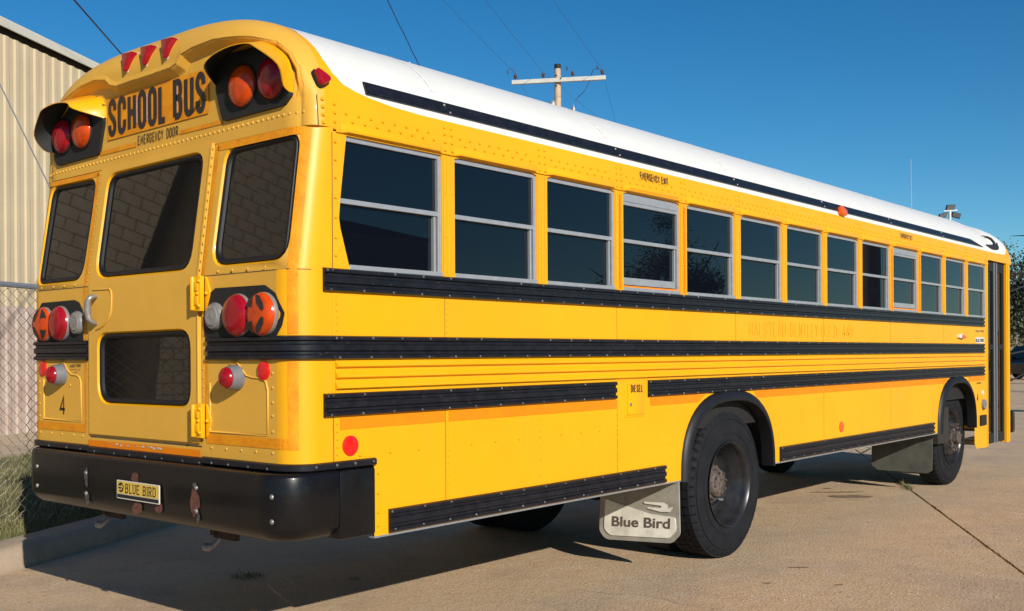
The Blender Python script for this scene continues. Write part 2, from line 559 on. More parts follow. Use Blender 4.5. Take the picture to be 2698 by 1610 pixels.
def text(mb, s, a0, b0, width, h, t, fn, d=.002, gap=.32, space=.7, tilt=0, mi=0, serif=False, ratio=None):
    units = []
    for ch in s:
        units.append(space if ch == ' ' else GL[ch][1])
    tot = sum(units) + gap * (len(s) - 1)
    # stroke widths add to each glyph
    ns = sum(1 for ch in s if ch != ' ')
    k = (width - ns * t) / tot
    a = a0
    lay = 0
    for ch, u in zip(s, units):
        if ch != ' ':
            for st in GL[ch][0]:
                lay += 1
                pts = [(a + t / 2 + x * u * k, b0 + t / 2 + z * (h - t) + tilt * (a - a0)) for x, z in st]
                ribbon(mb, pts, t, fn, d + .0003 * (lay % 3), mi)
                if serif and len(st) < 20:
                    for (x, z) in (pts[0], pts[-1]):
                        if abs(z - b0 - t / 2) < .002 or abs(z - b0 - h + t / 2) < .002:
                            ribbon(mb, [(x - t, z), (x + t, z)], t * .6, fn, d + .001, mi)
            a += t
        a += (u + gap) * k


# ================================================================== SETTING
KA = Vector((-.455, .89, 0)).normalized()      # common direction of kerb, slabs, building
KN = Vector((-KA.y, KA.x, 0))                   # away from the pavement (towards -x)
K0 = Vector((-2.5, .624, 0))


def kp(s, n, z=0):
    p = K0 + KA * s + KN * n
    return (p.x, p.y, z)


mb = MB()
mb.add([(-900, -900, -.06), (900, -900, -.06), (900, 900, -.06), (-900, 900, -.06)], [(0, 1, 2, 3)])
tag(mb.build('ground', 'dirt', fix=False), kind='structure')
# joint filler sheet under the slabs
mb = MB()
mb.add([kp(-60, -.0, -.018), kp(160, -.0, -.018), kp(160, -120, -.018), kp(-60, -120, -.018)], [(0, 1, 2, 3)])
tag(mb.build('joint_soil', 'joint', fix=False), kind='structure')
# slabs: measured joint passes through these two points
J0 = Vector((2.948, 4.725, 0))
J1 = Vector((.634, 9.073, 0))
JA = (J1 - J0).normalized()
JN = Vector((JA.y, -JA.x, 0))     # to +x side
pav = tag(thing('pavement', None, None, (0, 0, 0)), kind='structure')


def slab(s0, s1, n0, n1, wob=0):
    """one slab with slightly broken edges"""
    rr = random.Random(int(s0 * 13 + n0 * 7) & 1023)
    g = .009
    outl = []
    L_ = [(s0 + g, n0 + g), (s1 - g, n0 + g), (s1 - g, n1 - g), (s0 + g, n1 - g)]
    near = max(abs(s0), abs(n0)) < 14
    for i in range(4):
        a, b = Vector(L_[i]), Vector(L_[(i + 1) % 4])
        k = int((b - a).length / .05) if near else 1
        e = (b - a).normalized()
        nn = Vector((-e.y, e.x))
        w0 = 0
        for j in range(k):
            w0 = .75 * w0 + rr.uniform(-.004, .0045)
            if rr.random() < .03:
                w0 += .012
            outl.append(tuple(a + (b - a) * j / k + nn * abs(w0)))
    m = MB()
    P = [J0 + JA * s + JN * n for s, n in outl]
    top_ = [(p.x, p.y, 0) for p in P]
    low = [(p.x, p.y, -.05) for p in P]
    n = len(P)
    m.grid([top_, low], True)
    m.add(top_, tessellate_polygon([[Vector(p) for p in top_]]))
    return m.build('concrete_slab', 'concrete', pav)


# along the joint direction and across it
kdist = (K0 - J0).dot(JN)
ns_ = [kdist + .02, 0, 6.2, 12.4, 18.6, 24.8, 31, 43, 56]
ss_ = [-26, -13.5, -6.4, 9.4, 20, 30, 42, 60, 90]
for i in range(len(ns_) - 1):
    for j in range(len(ss_) - 1):
        slab(ss_[j], ss_[j + 1], ns_[i], ns_[i + 1])
# wedge between slabs and kerb (kerb direction is close to the joint direction)
# kerb
kprof = [(-.01, -.03), (-.005, .03), (.02, .10), (.055, .138), (.10, .150), (.30, .153), (.32, .145), (.32, -.03)]
mb = MB()
rows = []
rr = random.Random(4)
for i in range(161):
    s = -14 + i * .35
    rows.append([kp(s, n + rr.uniform(-.004, .004), z + rr.uniform(-.003, .003)) for n, z in kprof])
mb.grid(rows, False)
tag(mb.build('kerb', 'kerb', smooth=40), kind='structure')
# grass strip, dirt strip
mb = MB()
rows = []
for i in range(60):
    s = -14 + i
    rows.append([kp(s, .31 + k * .45, .125 + rr.uniform(-.02, .03)) for k in range(11)])
mb.grid(rows, False)
tag(mb.build('grass_verge', 'grassbase', smooth=60), kind='structure')
mb = MB()
rows = []
for i in range(60):
    s = -14 + i
    rows.append([kp(s, 4.5 + k * .6, .10 + rr.uniform(-.015, .015) + (0 if k else -.03)) for k in range(14)])
mb.grid(rows, False)
tag(mb.build('dirt_strip', 'dirt', smooth=60), kind='structure')
# grass blades
mb = MB()
rr = random.Random(11)
vs, fs = [], []
for i in range(52000):
    s, n = rr.uniform(-3.2, 6.5), .3 + 4.7 * rr.random() ** 1.25
    if n > 4.1 and rr.random() < (n - 4.1):
        continue
    h = rr.uniform(.03, .12) * (1.25 if rr.random() < .15 else 1) * (1 - .1 * n)
    a = rr.uniform(0, 2 * PI)
    x, y, _ = kp(s, n)
    z = .11
    wd = rr.uniform(.003, .006)
    lx, ly = math.cos(a) * h * .55 * rr.random(), math.sin(a) * h * .55 * rr.random()
    dx, dy = -math.sin(a) * wd, math.cos(a) * wd
    o = len(vs)
    vs += [(x - dx, y - dy, z), (x + dx, y + dy, z), (x + lx * .4 + dx * .7, y + ly * .4 + dy * .7, z + h * .6), (x + lx * .4 - dx * .7, y + ly * .4 - dy * .7, z + h * .6), (x + lx, y + ly, z + h)]
    fs += [(o, o + 1, o + 2, o + 3), (o + 3, o + 2, o + 4)]
mb.v, mb.f, mb.m = vs, fs, [0] * len(fs)
tag(mb.build('grass', 'blade', fix=False), 'green and straw coloured grass behind the kerb under the fence', 'grass', kind='stuff')
# weeds in the joint and on the concrete
def weeds(cx, cy, rad, n, h, name, label, joint=False):
    m = MB()
    rr = random.Random(int(cx * 100))
    for i in range(n):
        if joint:
            t = rr.uniform(0, 1)
            p = J0 + JA * (rad[0] + (rad[1] - rad[0]) * t) + JN * rr.gauss(0, .008)
            x, y = p.x, p.y
        else:
            a, q = rr.uniform(0, 2 * PI), rad * rr.random() ** .7
            x, y = cx + q * math.cos(a), cy + q * math.sin(a)
        a = rr.uniform(0, 2 * PI)
        hh = h * rr.uniform(.3, 1)
        e = Vector((math.cos(a), math.sin(a), 0))
        g = Vector((-e.y, e.x, 0)) * .0025
        p0 = Vector((x, y, -.015))
        p1 = p0 + e * hh * .4 + Vector((0, 0, hh * .8))
        p2 = p0 + e * hh * rr.uniform(.6, 1.3) + Vector((0, 0, hh * 1.05))
        m.add([p0 - g, p0 + g, p1 + g, p1 - g, p2], [(0, 1, 2, 3), (3, 2, 4)])
    return tag(m.build(name, 'blade', fix=False), label, 'weeds', kind='stuff')


weeds(-.98, 1.36, .11, 130, .05, 'weed_tuft', 'low tuft of weeds on the shaded concrete behind the bus')
weeds(-.36, 1.75, .05, 50, .03, 'weed_tuft', 'tiny sprout of weeds nearer the bumper shadow')
weeds(0, 0, (4.3, 5.1), 260, .07, 'joint_weeds', 'thin weeds growing from the pavement joint near the front wheel', True)
weeds(1, 0, (-1.5, 4.3), 240, .018, 'joint_weeds', 'dry stubble along the pavement joint', True)
# stains
def stain(cx, cy, ax, ay, rot, name='oil_stain'):
    rr = random.Random(int(cx * 991))
    m = MB()
    P = []
    for k in range(28):
        a = 2 * PI * k / 28
        q = 1 + rr.uniform(-.22, .22)
        x, y = ax * q * math.cos(a), ay * q * math.sin(a)
        P.append((cx + x * math.cos(rot) - y * math.sin(rot), cy + x * math.sin(rot) + y * math.cos(rot), .0035))
    m.fan(P)
    return tag(m.build(name, 'stain', fix=False), kind='structure')


RA = math.atan2(rt0.y, rt0.x)
for s_ in [(.6, 7.67, .22, .10, RA), (1.72, 3.95, .075, .012, RA), (.16, 8.13, .05, .03, RA), (1.78, 3.36, .03, .01, RA), (2.15, 3.6, .03, .01, RA), (.35, 7.9, .3, .03, RA)]:
    stain(*s_)
# pebbles and white chips lying on the concrete
m = MB()
rr = random.Random(21)
for i in range(420):
    d = 5.5 + 9 * rr.random() ** 1.5
    u = rr.uniform(-.52, .52)
    p = CAM + d * fwd + rt0 * u * d
    r = rr.uniform(.003, .008) * (1.6 if rr.random() < .06 else 1)
    q = [Vector((p.x, p.y, 0)) + Vector((r * math.cos(a) * rr.uniform(.7, 1.2), r * math.sin(a) * rr.uniform(.7, 1.2), -.002)) for a in (0, 1.25, 2.5, 3.8, 5.1)]
    t = Vector((p.x, p.y, r * .9))
    m.add(q + [t], [(k, (k + 1) % 5, 5) for k in range(5)], 0 if rr.random() < .6 else 1)
tag(m.build('gravel_bits', ['chip', 'kerb'], fix=False), 'small stones and chips scattered over the tan concrete', 'gravel', kind='stuff')
# dead leaves
rr = random.Random(5)
m = MB()
for i in range(60):
    d = 5.3 + 7 * rr.random()
    u = rr.uniform(-.5, .5)
    p = CAM + d * fwd + rt0 * u * d
    a = rr.uniform(0, 6.28)
    e = Vector((math.cos(a), math.sin(a), .1)) * rr.uniform(.008, .02)
    g = Vector((-math.sin(a), math.cos(a), .3)) * .005
    b0_ = Vector((p.x, p.y, .005))
    m.add([b0_ - e, b0_ + g, b0_ + e, b0_ - g], [(0, 1, 2, 3)])
tag(m.build('dead_leaves', 'stain', fix=False), 'curled brown leaf bits lying on the concrete', 'leaves', kind='stuff')

# ------------------------------------------------------------------ left metal building
BD = Vector((-.4916, .8708, 0)).normalized()
BN = Vector((BD.y, -BD.x, 0))       # outward, towards bus
if BN.x < 0: BN = -BN
B0 = Vector((-12.024, 4.733, 0))
bl = thing('metal_building', 'cream corrugated metal building with faded pink lower wall beyond the fence', 'building', tuple(B0 + Vector((0, 0, .08))))
PER = .262
def corr(z0, z1, n, x0):
    m = MB()
    prof = []
    for k in range(n):
        a = x0 + k * PER
        prof += [(a, 0), (a + .10, 0), (a + .14, .020), (a + .225, .020)]
    prof.append((x0 + n * PER, 0))
    rows = []
    for z in (z0, z1):
        rows.append([tuple(B0 + BD * a + BN * d + Vector((0, 0, z))) for a, d in prof])
    m.grid(rows, False)
    return m
W0 = -1.8
for k in range(20):
    a = W0 + k * 4 * PER
    corr(2.30, 6.66, 4, a).build('wall_sheet', 'metalwall', bl, fix=False)
    corr(.22, 2.30, 4, a).build('wall_sheet', 'metalpink', bl, fix=False)
Lb = 20 * 4 * PER
def bbox(m, a0, a1, d0, d1, z0, z1, mi=0):
    c = B0 + BD * (a0 + a1) / 2 + BN * (d0 + d1) / 2 + Vector((0, 0, (z0 + z1) / 2))
    m.obox(c, BD * (a1 - a0) / 2, BN * (d1 - d0) / 2, Vector((0, 0, (z1 - z0) / 2)), mi)
m = MB(); bbox(m, W0, W0 + Lb, -.2, .05, .0, .22); m.build('foundation', 'kerb', bl)
m = MB(); bbox(m, W0 + .02, W0 + Lb, -12, -.03, .1, 6.7); m.build('building_core', 'shade_brown', bl)
m = MB(); bbox(m, W0 - .05, W0 + Lb, .07, .10, 6.75, 6.88); m.build('eave_trim', 'trim', bl, bevel=.006)
m = MB(); bbox(m, W0 - .05, W0 + Lb, -12.2, .09, 6.88, 6.90); m.build('roof', 'trim', bl)
m = MB(); bbox(m, W0, W0 + Lb, -.028, -.02, 6.6, 6.88); m.build('eave_gap_shade', 'shade_brown', bl)  # dark sheet put in for the shade behind the eave trim

# ------------------------------------------------------------------ chain-link fence
FN = .42
fe = thing('chain_link_fence', 'chain-link fence with grey top rail running behind the kerb', 'fence', kp(0, FN, .12))
FH = 1.90
m = MB(); m.tube([kp(s, FN, FH + .12) for s in range(-4, 19)], .021, 10); m.build('top_rail', 'galv', fe, smooth=60)
m = MB(); m.tube([kp(s, FN - .025, FH + .105) for s in range(-4, 19)], .004, 5); m.build('tension_wire', 'galv', fe, smooth=60)
post0 = None
for s in (-4, -1.35, 4.6, 7.6, 10.6, 13.6, 17):
    m = MB(); m.tube([kp(s, FN + .03, 0), kp(s, FN + .03, FH + .16)], .028, 10); m.build('post', 'galv', fe, smooth=60)
m = MB()
rr = random.Random(3)
DW, DH = .105, .080
def zig(i, hb):
    pts = []
    k = 0
    z = FH + .095
    while z > hb:
        s = -4 + i * DW / 2 * 1 + (DW / 2 if ((k + i) % 2) else 0)
        low = max(0, 1 - (z - .15) / .9)
        jit = .012 * low
        pts.append(kp(s + rr.uniform(-jit, jit) + .03 * math.sin(i * .3 + z * 3) * low, FN + (.004 if k % 2 else -.004) + rr.uniform(-jit, jit) * 2 + .05 * math.sin(i * .17) * low, z))
        z -= DH / 2
        k += 1
    return pts
for i in range(0, 380):
    m.tube(zig(i, .16 + rr.uniform(0, .05)), .0032, 4, cap=False)
tag(m.build('wire_mesh', 'linkrust', fe, fix=False), kind='stuff')

# ------------------------------------------------------------------ off-frame surroundings seen in the glass
bw = thing('block_building', 'beige concrete-block building behind the bus, mirrored in its rear windows', 'building', (-11, -7, 0))
m = MB(); m.box(-21, -11.02, -17, .2, 0, 10.8); m.build('wall_core', 'mortar', bw)
blk = None
nb = 0
m2 = MB()
for r_ in range(54):
    z = .02 + r_ * .2
    for c_ in range(43):
        y = -17 + c_ * .4 + (.2 if r_ % 2 else 0)
        yc = y + .19
        if 5.0 < z < 9.0 and -10.2 < y < -4.4 and nb < 290:
            nb += 1
            if blk is None:
                q = MB(); q.box(0, .03, 0, .385, 0, .188)
                blk = q.build('block', 'block', bw, loc=(-11.02, y, z))
            else:
                dup(blk, bw, Vector((-11.02, y, z)) - Vector(blk.location))
        else:
            m2.box(-11.02, -10.99, y, y + .385, z, z + .188)
tag(m2.build('blocks', 'block', bw, fix=False), kind='stuff')
m = MB(); m.box(-21.1, -10.9, -17.1, .3, 10.8, 10.9); m.build('roof_cap', 'trim', bw)
# big pole behind-left: also carries the lines
PB = Vector((-4.35, -2.3, 0))
pb = thing('leaning_utility_pole', 'thick leaning wooden utility pole behind the bus, mirrored in the door glass', 'utility pole', tuple(PB))
PT = PB + Vector((1.0, -.9, 12.0))
m = MB(); m.tube([PB + (PT - PB) * t / 8 for t in range(9)], [.27 - .010 * t for t in range(9)], 20); m.build('pole', 'wood', pb, smooth=60)
m = MB(); cbar = (PT - Vector((0, 0, .5))); m.obox(cbar, Vector((1.2, .9, 0)), Vector((-.04, .053, 0)), Vector((0, 0, .06))); m.build('crossarm', 'arm', pb)
# right-hand side things mirrored in the side glass
rb = thing('low_brown_building', 'low dark brown building off to the right, mirrored in the first side window', 'building', (21, 14, 0))
m = MB(); m.box(17, 26, 11, 17.3, 0, 4.5); m.build('wall', 'building_far', rb)
m = MB(); m.grid([[(16.8, y, z) for y, z in ((10.8, 4.5), (14.2, 4.75), (17.5, 4.5))], [(26.2, y, z) for y, z in ((10.8, 4.5), (14.2, 4.75), (17.5, 4.5))]]); m.build('roof', 'shade_brown', rb)
m = MB()
m.box(16.96, 16.99, 12, 13.1, 1, 2.2)
m.build('window', 'glass', rb)
m = MB(); m.box(16.96, 16.99, 14.6, 15.7, 1, 2.2); m.build('window', 'glass', rb)
fp = thing('mirrored_floodlight_pole', 'wooden pole with floodlight box off to the right, mirrored in a middle window', 'light pole', (6.8, 21.5, 0))
m = MB(); m.tube([(6.8, 21.5, 0), (6.85, 21.5, 11)], [.28, .2], 14); m.build('pole', 'wood', fp, smooth=60)
m = MB(); m.box(7.1, 8.2, 20.9, 21.3, 4.6, 5.15); m.box(6.7, 7.2, 21.1, 21.2, 4.7, 4.8); m.build('floodlight', 'matte', fp, bevel=.03)
for i, (x, y) in enumerate(((6.1, 34), (6.9, 33), (8.2, 33.5))):
    t_ = thing('bare_pole', ['thin dark pole off to the right, nearest the bus in the glass', 'thin dark pole off to the right, middle one of three', 'thin dark pole off to the right, farthest of three'][i], 'pole', (x, y, 0), 'thin poles mirrored in the side windows')
    m = MB(); m.tube([(x, y, 0), (x, y, 12)], .1, 8); m.build('pole', 'wood', t_)


# ------------------------------------------------------------------ trees
def tree(name, label, base, h, crown_c, crown_r, nleaf, seed, leafmat='leaf', lsize=.12, sparse=.5, group=None, trunk=.2):
    rr = random.Random(seed)
    t_ = thing(name, label, 'tree', base, group)
    b = Vector(base)
    m = MB()
    top_ = b + Vector((rr.uniform(-.3, .3), rr.uniform(-.3, .3), h * .75))
    m.tube([b + (top_ - b) * k / 5 + Vector((rr.uniform(-.1, .1), rr.uniform(-.1, .1), 0)) * (k > 0) for k in range(6)], [trunk * (1 - .14 * k) for k in range(6)], 10)
    tips = []
    for k in range(26):
        s0 = b + (top_ - b) * rr.uniform(.3, 1)
        a, e = rr.uniform(0, 2 * PI), rr.uniform(-.1, 1.1)
        dirv = Vector((math.cos(a) * math.cos(e), math.sin(a) * math.cos(e), math.sin(e)))
        L_ = crown_r * rr.uniform(.6, 1.1)
        P = [s0]
        for j in range(5):
            dirv = (dirv + Vector((rr.uniform(-.3, .3), rr.uniform(-.3, .3), rr.uniform(-.15, .3)))).normalized()
            P.append(P[-1] + dirv * L_ / 5)
            tips.append(P[-1].copy())
            if j > 1 and rr.random() < .8:
                q = P[-1] + Vector((rr.uniform(-1, 1), rr.uniform(-1, 1), rr.uniform(-.4, .8))) * L_ * .25
                m.tube([P[-1], q], [trunk * .08, .008], 4)
                tips.append(q)
        m.tube(P, [trunk * .32, trunk * .24, trunk * .18, trunk * .12, trunk * .08, trunk * .04], 5)
    m.build('trunk', 'bark', t_, smooth=60)
    m = MB()
    cl = [tips[rr.randrange(len(tips))] + Vector((rr.gauss(0, .25), rr.gauss(0, .25), rr.gauss(0, .2))) * crown_r * .25 for _ in range(int(70 * sparse))]
    cs = [rr.uniform(.12, .28) * crown_r for _ in cl]
    vs, fs = [], []
    for i in range(nleaf):
        k = rr.randrange(len(cl))
        p = cl[k] + Vector((rr.gauss(0, .5), rr.gauss(0, .5), rr.gauss(0, .38))) * cs[k]
        n1 = Vector((rr.gauss(0, 1), rr.gauss(0, 1), rr.gauss(0, 1))).normalized()
        n2 = n1.orthogonal().normalized()
        s_ = lsize * rr.uniform(.5, 1.2)
        o = len(vs)
        vs += [p - n1 * s_, p + n2 * s_ * .5, p + n1 * s_, p - n2 * s_ * .5]
        fs.append((o, o + 1, o + 2, o + 3))
    m.v, m.f, m.m = [tuple(v) for v in vs], fs, [0] * len(fs)
    m.build('crown', leafmat, t_, fix=False)
    return t_


def gpt(u, d):
    p = at(u, 930, d)
    return (p.x, p.y, 0)


tree('broad_tree', 'tall dark open-branched tree at the right edge beyond the bus front', gpt(2790, 46), 7.2, None, 3.6, 16000, 5, 'leaf', .085, .75, trunk=.35)
tree('broad_tree', 'farther bushy tree low at the right edge behind the parked cars', gpt(2716, 70), 5.0, None, 3.6, 11000, 9, 'leafdry', .16, 1.0, trunk=.3)
tree('broad_tree', 'mid-height dry tree right of the bus front beyond the yard', gpt(2660, 88), 4.6, None, 4.2, 9000, 19, 'leaf', .18, .9, trunk=.3)
tree('broad_tree', 'leafy tree off to the right, mirrored in the emergency window', (14.2, 24.5, 0), 4.2, None, 2.6, 34000, 31, 'leaf', .055, 1.0, trunk=.3)
# hedge line far right
rr = random.Random(77)
for i in range(5):
    p = gpt(2640 + i * 60, 92 + 4 * rr.random())
    m = MB()
    vs, fs = [], []
    for k in range(2600):
        a = rr.uniform(0, 2 * PI); e = math.asin(rr.random()); q = rr.uniform(.5, 1)
        c = Vector(p) + Vector((2.2 * q * math.cos(a) * math.cos(e), 2.2 * q * math.sin(a) * math.cos(e), (1.6 + .9 * math.sin(a * 3 + i)) * q * math.sin(e)))
        n1 = Vector((rr.gauss(0, 1), rr.gauss(0, 1), rr.gauss(0, 1))).normalized() * .16
        n2 = n1.orthogonal().normalized() * .1
        o = len(vs)
        vs += [c - n1, c + n2, c + n1, c - n2]
        fs.append((o, o + 1, o + 2, o + 3))
    m.v, m.f, m.m = [tuple(v) for v in vs], fs, [0] * len(fs)
    o = m.build('bush', 'leafdry' if i % 2 else 'leaf', fix=False)
    tag(o, ['leftmost bush of the far row, just beside the bus front corner', 'second bush from the left in the far row at the right edge', 'middle bush of the far row beyond the parked cars', 'fourth bush of the far row, out past the right edge', 'rightmost bush of the far row, out past the right edge'][i], 'bush', 'bushes in a row beyond the parked cars')


# ------------------------------------------------------------------ parked vehicles at right edge
def car(name, label, c, yaw, paint, L_=4.6, W_=1.85, H_=1.75, cat='car'):
    t_ = thing(name, label, cat, c)
    Rm = Matrix.Rotation(yaw, 4, 'Z')
    C = Vector(c)

    def tr(m):
        m.v = [tuple(C + (Rm @ Vector(v))) for v in m.v]
        return m
    side = [(-L_ / 2, .45), (-L_ / 2 + .02, .95), (-L_ / 2 + .25, 1.0), (-L_ / 2 + .5, H_ - .06), (-L_ / 2 + .9, H_), (L_ * .1, H_), (L_ * .24, 1.08), (L_ / 2 - .12, .92), (L_ / 2, .7), (L_ / 2, .42)]
    arch = []
    for wx in (L_ * .31, -L_ * .31):
        arch += [(wx + .38 * math.cos(a), .36 + .38 * math.sin(a)) for a in [R(-10 + 25 * k) for k in range(9)]]
    poly = side + arch
    m = MB()
    f = lambda a, b, d: (a, d, b)
    tri = tessellate_polygon([[Vector((a, b, 0)) for a, b in poly]])
    for s_ in (-1, 1):
        m.add([(a, s_ * W_ / 2 * (1 if b < 1.05 else .86), b) for a, b in poly], tri)
    n = len(poly)
    m.grid([[(a, -W_ / 2 * (1 if b < 1.05 else .86), b) for a, b in poly], [(a, W_ / 2 * (1 if b < 1.05 else .86), b) for a, b in poly]], True)
    tr(m).build('body', paint, t_, bevel=.03, smooth=50)
    for s_ in (-1, 1):
        m = MB()
        y = s_ * W_ / 2 * .94
        m.add([(-L_ / 2 + .55, y, 1.1), (L_ * .16, y, 1.1), (L_ * .06, y * .93, H_ - .12), (-L_ / 2 + .75, y * .93, H_ - .12)], [(0, 1, 2, 3)])
        tr(m).build('side_glass', 'glass', t_)
        m = MB(); m.box(L_ * .12, L_ * .17, s_ * W_ / 2, s_ * (W_ / 2 + .18), 1.05, 1.2); tr(m).build('door_mirror', paint, t_, bevel=.02)
    m = MB(); m.add([(L_ * .115, -W_ * .4, H_ - .08), (L_ * .115, W_ * .4, H_ - .08), (L_ * .232, W_ * .42, 1.12), (L_ * .232, -W_ * .42, 1.12)], [(0, 1, 2, 3)]); tr(m).build('windscreen', 'glass', t_)
    for wx in (-L_ * .31, L_ * .31):
        for s_ in (-1, 1):
            m = MB(); m.lathe([(-.1, .2), (-.1, .33), (-.06, .35), (.06, .35), (.1, .33), (.1, .2)], (wx, s_ * (W_ / 2 - .12), .35), (0, 1, 0), 24); wh = tr(m).build('wheel', 'tyre', t_, smooth=50)
            m = MB(); m.lathe([(0, .0), (.02, .08), (0, .19), (.04, .21)], (wx, s_ * (W_ / 2 - .03), .35), (0, s_, 0), 20); tr(m).build('rim', 'alu', wh, smooth=50)
    for s_ in (-1, 1):
        m = MB(); m.box(L_ / 2 - .05, L_ / 2 + .012, s_ * W_ * .4 - .16, s_ * W_ * .4 + .12, .68, .82); tr(m).build('headlight', 'clear', t_, bevel=.01)
        m = MB(); m.box(-L_ / 2 - .012, -L_ / 2 + .05, s_ * W_ * .4 - .1, s_ * W_ * .4 + .1, .8, 1.0); tr(m).build('tail_light', 'red', t_, bevel=.01)
    m = MB(); m.box(L_ / 2 - .06, L_ / 2 + .03, -W_ * .46, W_ * .46, .42, .6); tr(m).build('bumper', 'alu', t_, bevel=.02)
    return t_


car('parked_suv', 'black SUV parked at the far right edge in front of the bushes', gpt(2722, 55), R(158), 'carblack')
car('parked_car', 'white car parked behind the black SUV at the far right', gpt(2706, 66), R(160), 'carwhite', H_=1.5)

# ------------------------------------------------------------------ utility pole with crossarm
D1 = 29.0
pt = at(1469, 170, D1)
up_ = thing('utility_pole', 'pale wooden utility pole with grey crossarm rising behind the bus roof', 'utility pole', (pt.x, pt.y, 0))
m = MB(); m.tube([(pt.x, pt.y, 0), (pt.x, pt.y, pt.z - .12)], [.17, .085], 16); m.build('pole', 'wood_pale', up_, smooth=60)
m = MB(); m.tube([(pt.x, pt.y, pt.z - .12), (pt.x, pt.y, pt.z)], [.092, .092], 16); m.build('cap', 'matte', up_, smooth=60)
a_, b_ = at(1351, 221, D1 + .25), at(1597, 208, D1 - .25)
c_ = (a_ + b_) / 2
ux = (b_ - a_) / 2
nrm = Vector((ux.y, -ux.x, 0)).normalized()
if nrm.dot(CAM - c_) < 0: nrm = -nrm
m = MB(); m.obox(c_ + nrm * .13, ux, nrm * .05, Vector((0, 0, .056))); m.build('crossarm', 'arm', up_, bevel=.006)
INS = []
for u, v in ((1360, 214), (1434, 211), (1511, 206), (1588, 202)):
    t_ = (u - 1351) / (1597 - 1351)
    p = a_ + (b_ - a_) * t_ + nrm * .13 + Vector((0, 0, .056))
    m = MB(); m.lathe([(0, .01), (.05, .01), (.05, .04), (.08, .055), (.10, .03), (.12, .05), (.15, .045), (.17, .02), (.19, .0)], p, (0, 0, 1), 12); m.build('insulator', 'porcelain', up_, smooth=60)
    INS.append(p + Vector((0, 0, .18)))
for v in (199, 226):
    p = at(1465, v, D1 - .14)
    m = MB(); m.obox(p, rt0 * .028, fwd * .02, Vector((0, 0, .016))); m.build('bolt', 'matte', up_)
p1_, p2_ = at(1456, 275, D1 - .2), at(1511, 285, D1 - .2)
m = MB(); m.lathe([(-.22, .07), (-.1, .1), (.05, .1), (.1, .05)], p1_, (0, 0, 1), 12); m.build('cutout_fuse', 'galv', up_, smooth=60)
m = MB(); m.lathe([(-.2, .02), (-.12, .06), (.0, .055), (.05, .03), (.1, .01)], p2_, (0, 0, 1), 12); m.build('cutout_fuse', 'galv', up_, smooth=60)
m = MB(); m.obox((p1_ + p2_) / 2 - Vector((0, 0, .35)), (p2_ - p1_) / 2 * 1.2, nrm * .03, Vector((0, 0, .05))); m.build('lower_arm', 'arm', up_)
jp = [at(1588, 192, D1), at(1575, 178, D1), at(1562, 185, D1), at(1557, 200, D1 - .3), at(1549, 225, D1 - .3), at(1540, 240, D1 - .3), at(1522, 257, D1 - .2), at(1516, 268, D1 - .2)]
m = MB(); m.tube(jp, .009, 5); m.build('jumper_wire', 'cable', up_)
jp = [at(1361, 200, D1), at(1354, 184, D1), at(1347, 181, D1), at(1340, 184, D1)]
m = MB(); m.tube(jp, .007, 5); m.build('jumper_wire', 'cable', up_)
for u, v in ((1337, 190), (1493, 180), (1573, 178)):
    m = MB(); m.tube([at(u, v - 6, D1 - .5), at(u + 2, v, D1 - .5), at(u, v + 6, D1 - .5)], [.02, .03, .015], 6); m.build('line_clamp', 'wire', up_)


def wire(name, label, P0, P1, r, sag, mt, cat='wire', group=None, n=40, wob=0):
    P0, P1 = Vector(P0), Vector(P1)
    rr = random.Random(int(P0.x * 100))
    m = MB()
    m.tube([P0 + (P1 - P0) * k / n - Vector((0, 0, sag * 4 * (k / n) * (1 - k / n) + wob * rr.uniform(-1, 1))) for k in range(n + 1)], r, 5)
    return tag(m.build(name, mt), label, cat, group)


far = at(1620, 268, 60)
WG = 'power lines running over the bus'
labs = ['thin power line meeting the left end of the crossarm', 'thin power line passing just left of the pole top', 'thin power line over the right half of the crossarm']
tops = [PT + Vector((-1.0, -.8, -.3)), PT + Vector((0, 0, .05)), PT + Vector((1.0, .8, -.3))]
for k, ins in enumerate((INS[0], INS[1], INS[3])):
    wire('power_line', labs[k], tops[k], ins, .0042, .25, 'wire', group=WG)
labs = ['thin line sloping down right from the left end of the crossarm', 'thin line sloping down right below the pole', 'thin line sloping down right from the right end of the crossarm']
for k, (ins, e) in enumerate(((INS[0], at(1400, 262, 40)), (INS[1], at(1560, 290, 40)), (INS[3], at(1625, 330, 40)))):
    wire('power_line', labs[k], ins, ins + (e - ins) * 2.5, .0042, .1, 'wire', group=WG)
# service cables
pA = at(315, 137, 16); pB = at(195, 0, 12.5)
d_ = (pB - pA)
wire('service_cable', 'thick dark cable crossing the sky above the left metal building', pA - d_ * 1.2, pA + d_ * 3, .012, 0, 'cable', 'cable')
pA = at(1063, 160, 20)
wire('service_cable', 'wavy dark cable dropping behind the white roof left of the pole', tops[1] + Vector((0, 0, -.8)) * 0 + (at(800, -90, 12) - pA) * 0 + pA + (at(925, 0, 15.5) - pA) * 3, pA + (pA - at(925, 0, 15.5)) * .9, .010, .02, 'cable', 'cable', n=90, wob=.012)
anc = at(527, 1312, 11)
g0 = at(0, 222, 9.25)
dv = g0 - anc
wire('guy_wire', 'thin grey guy wire slanting down past the left building', anc, anc + dv * 2.35, .0065, 0, 'galv')

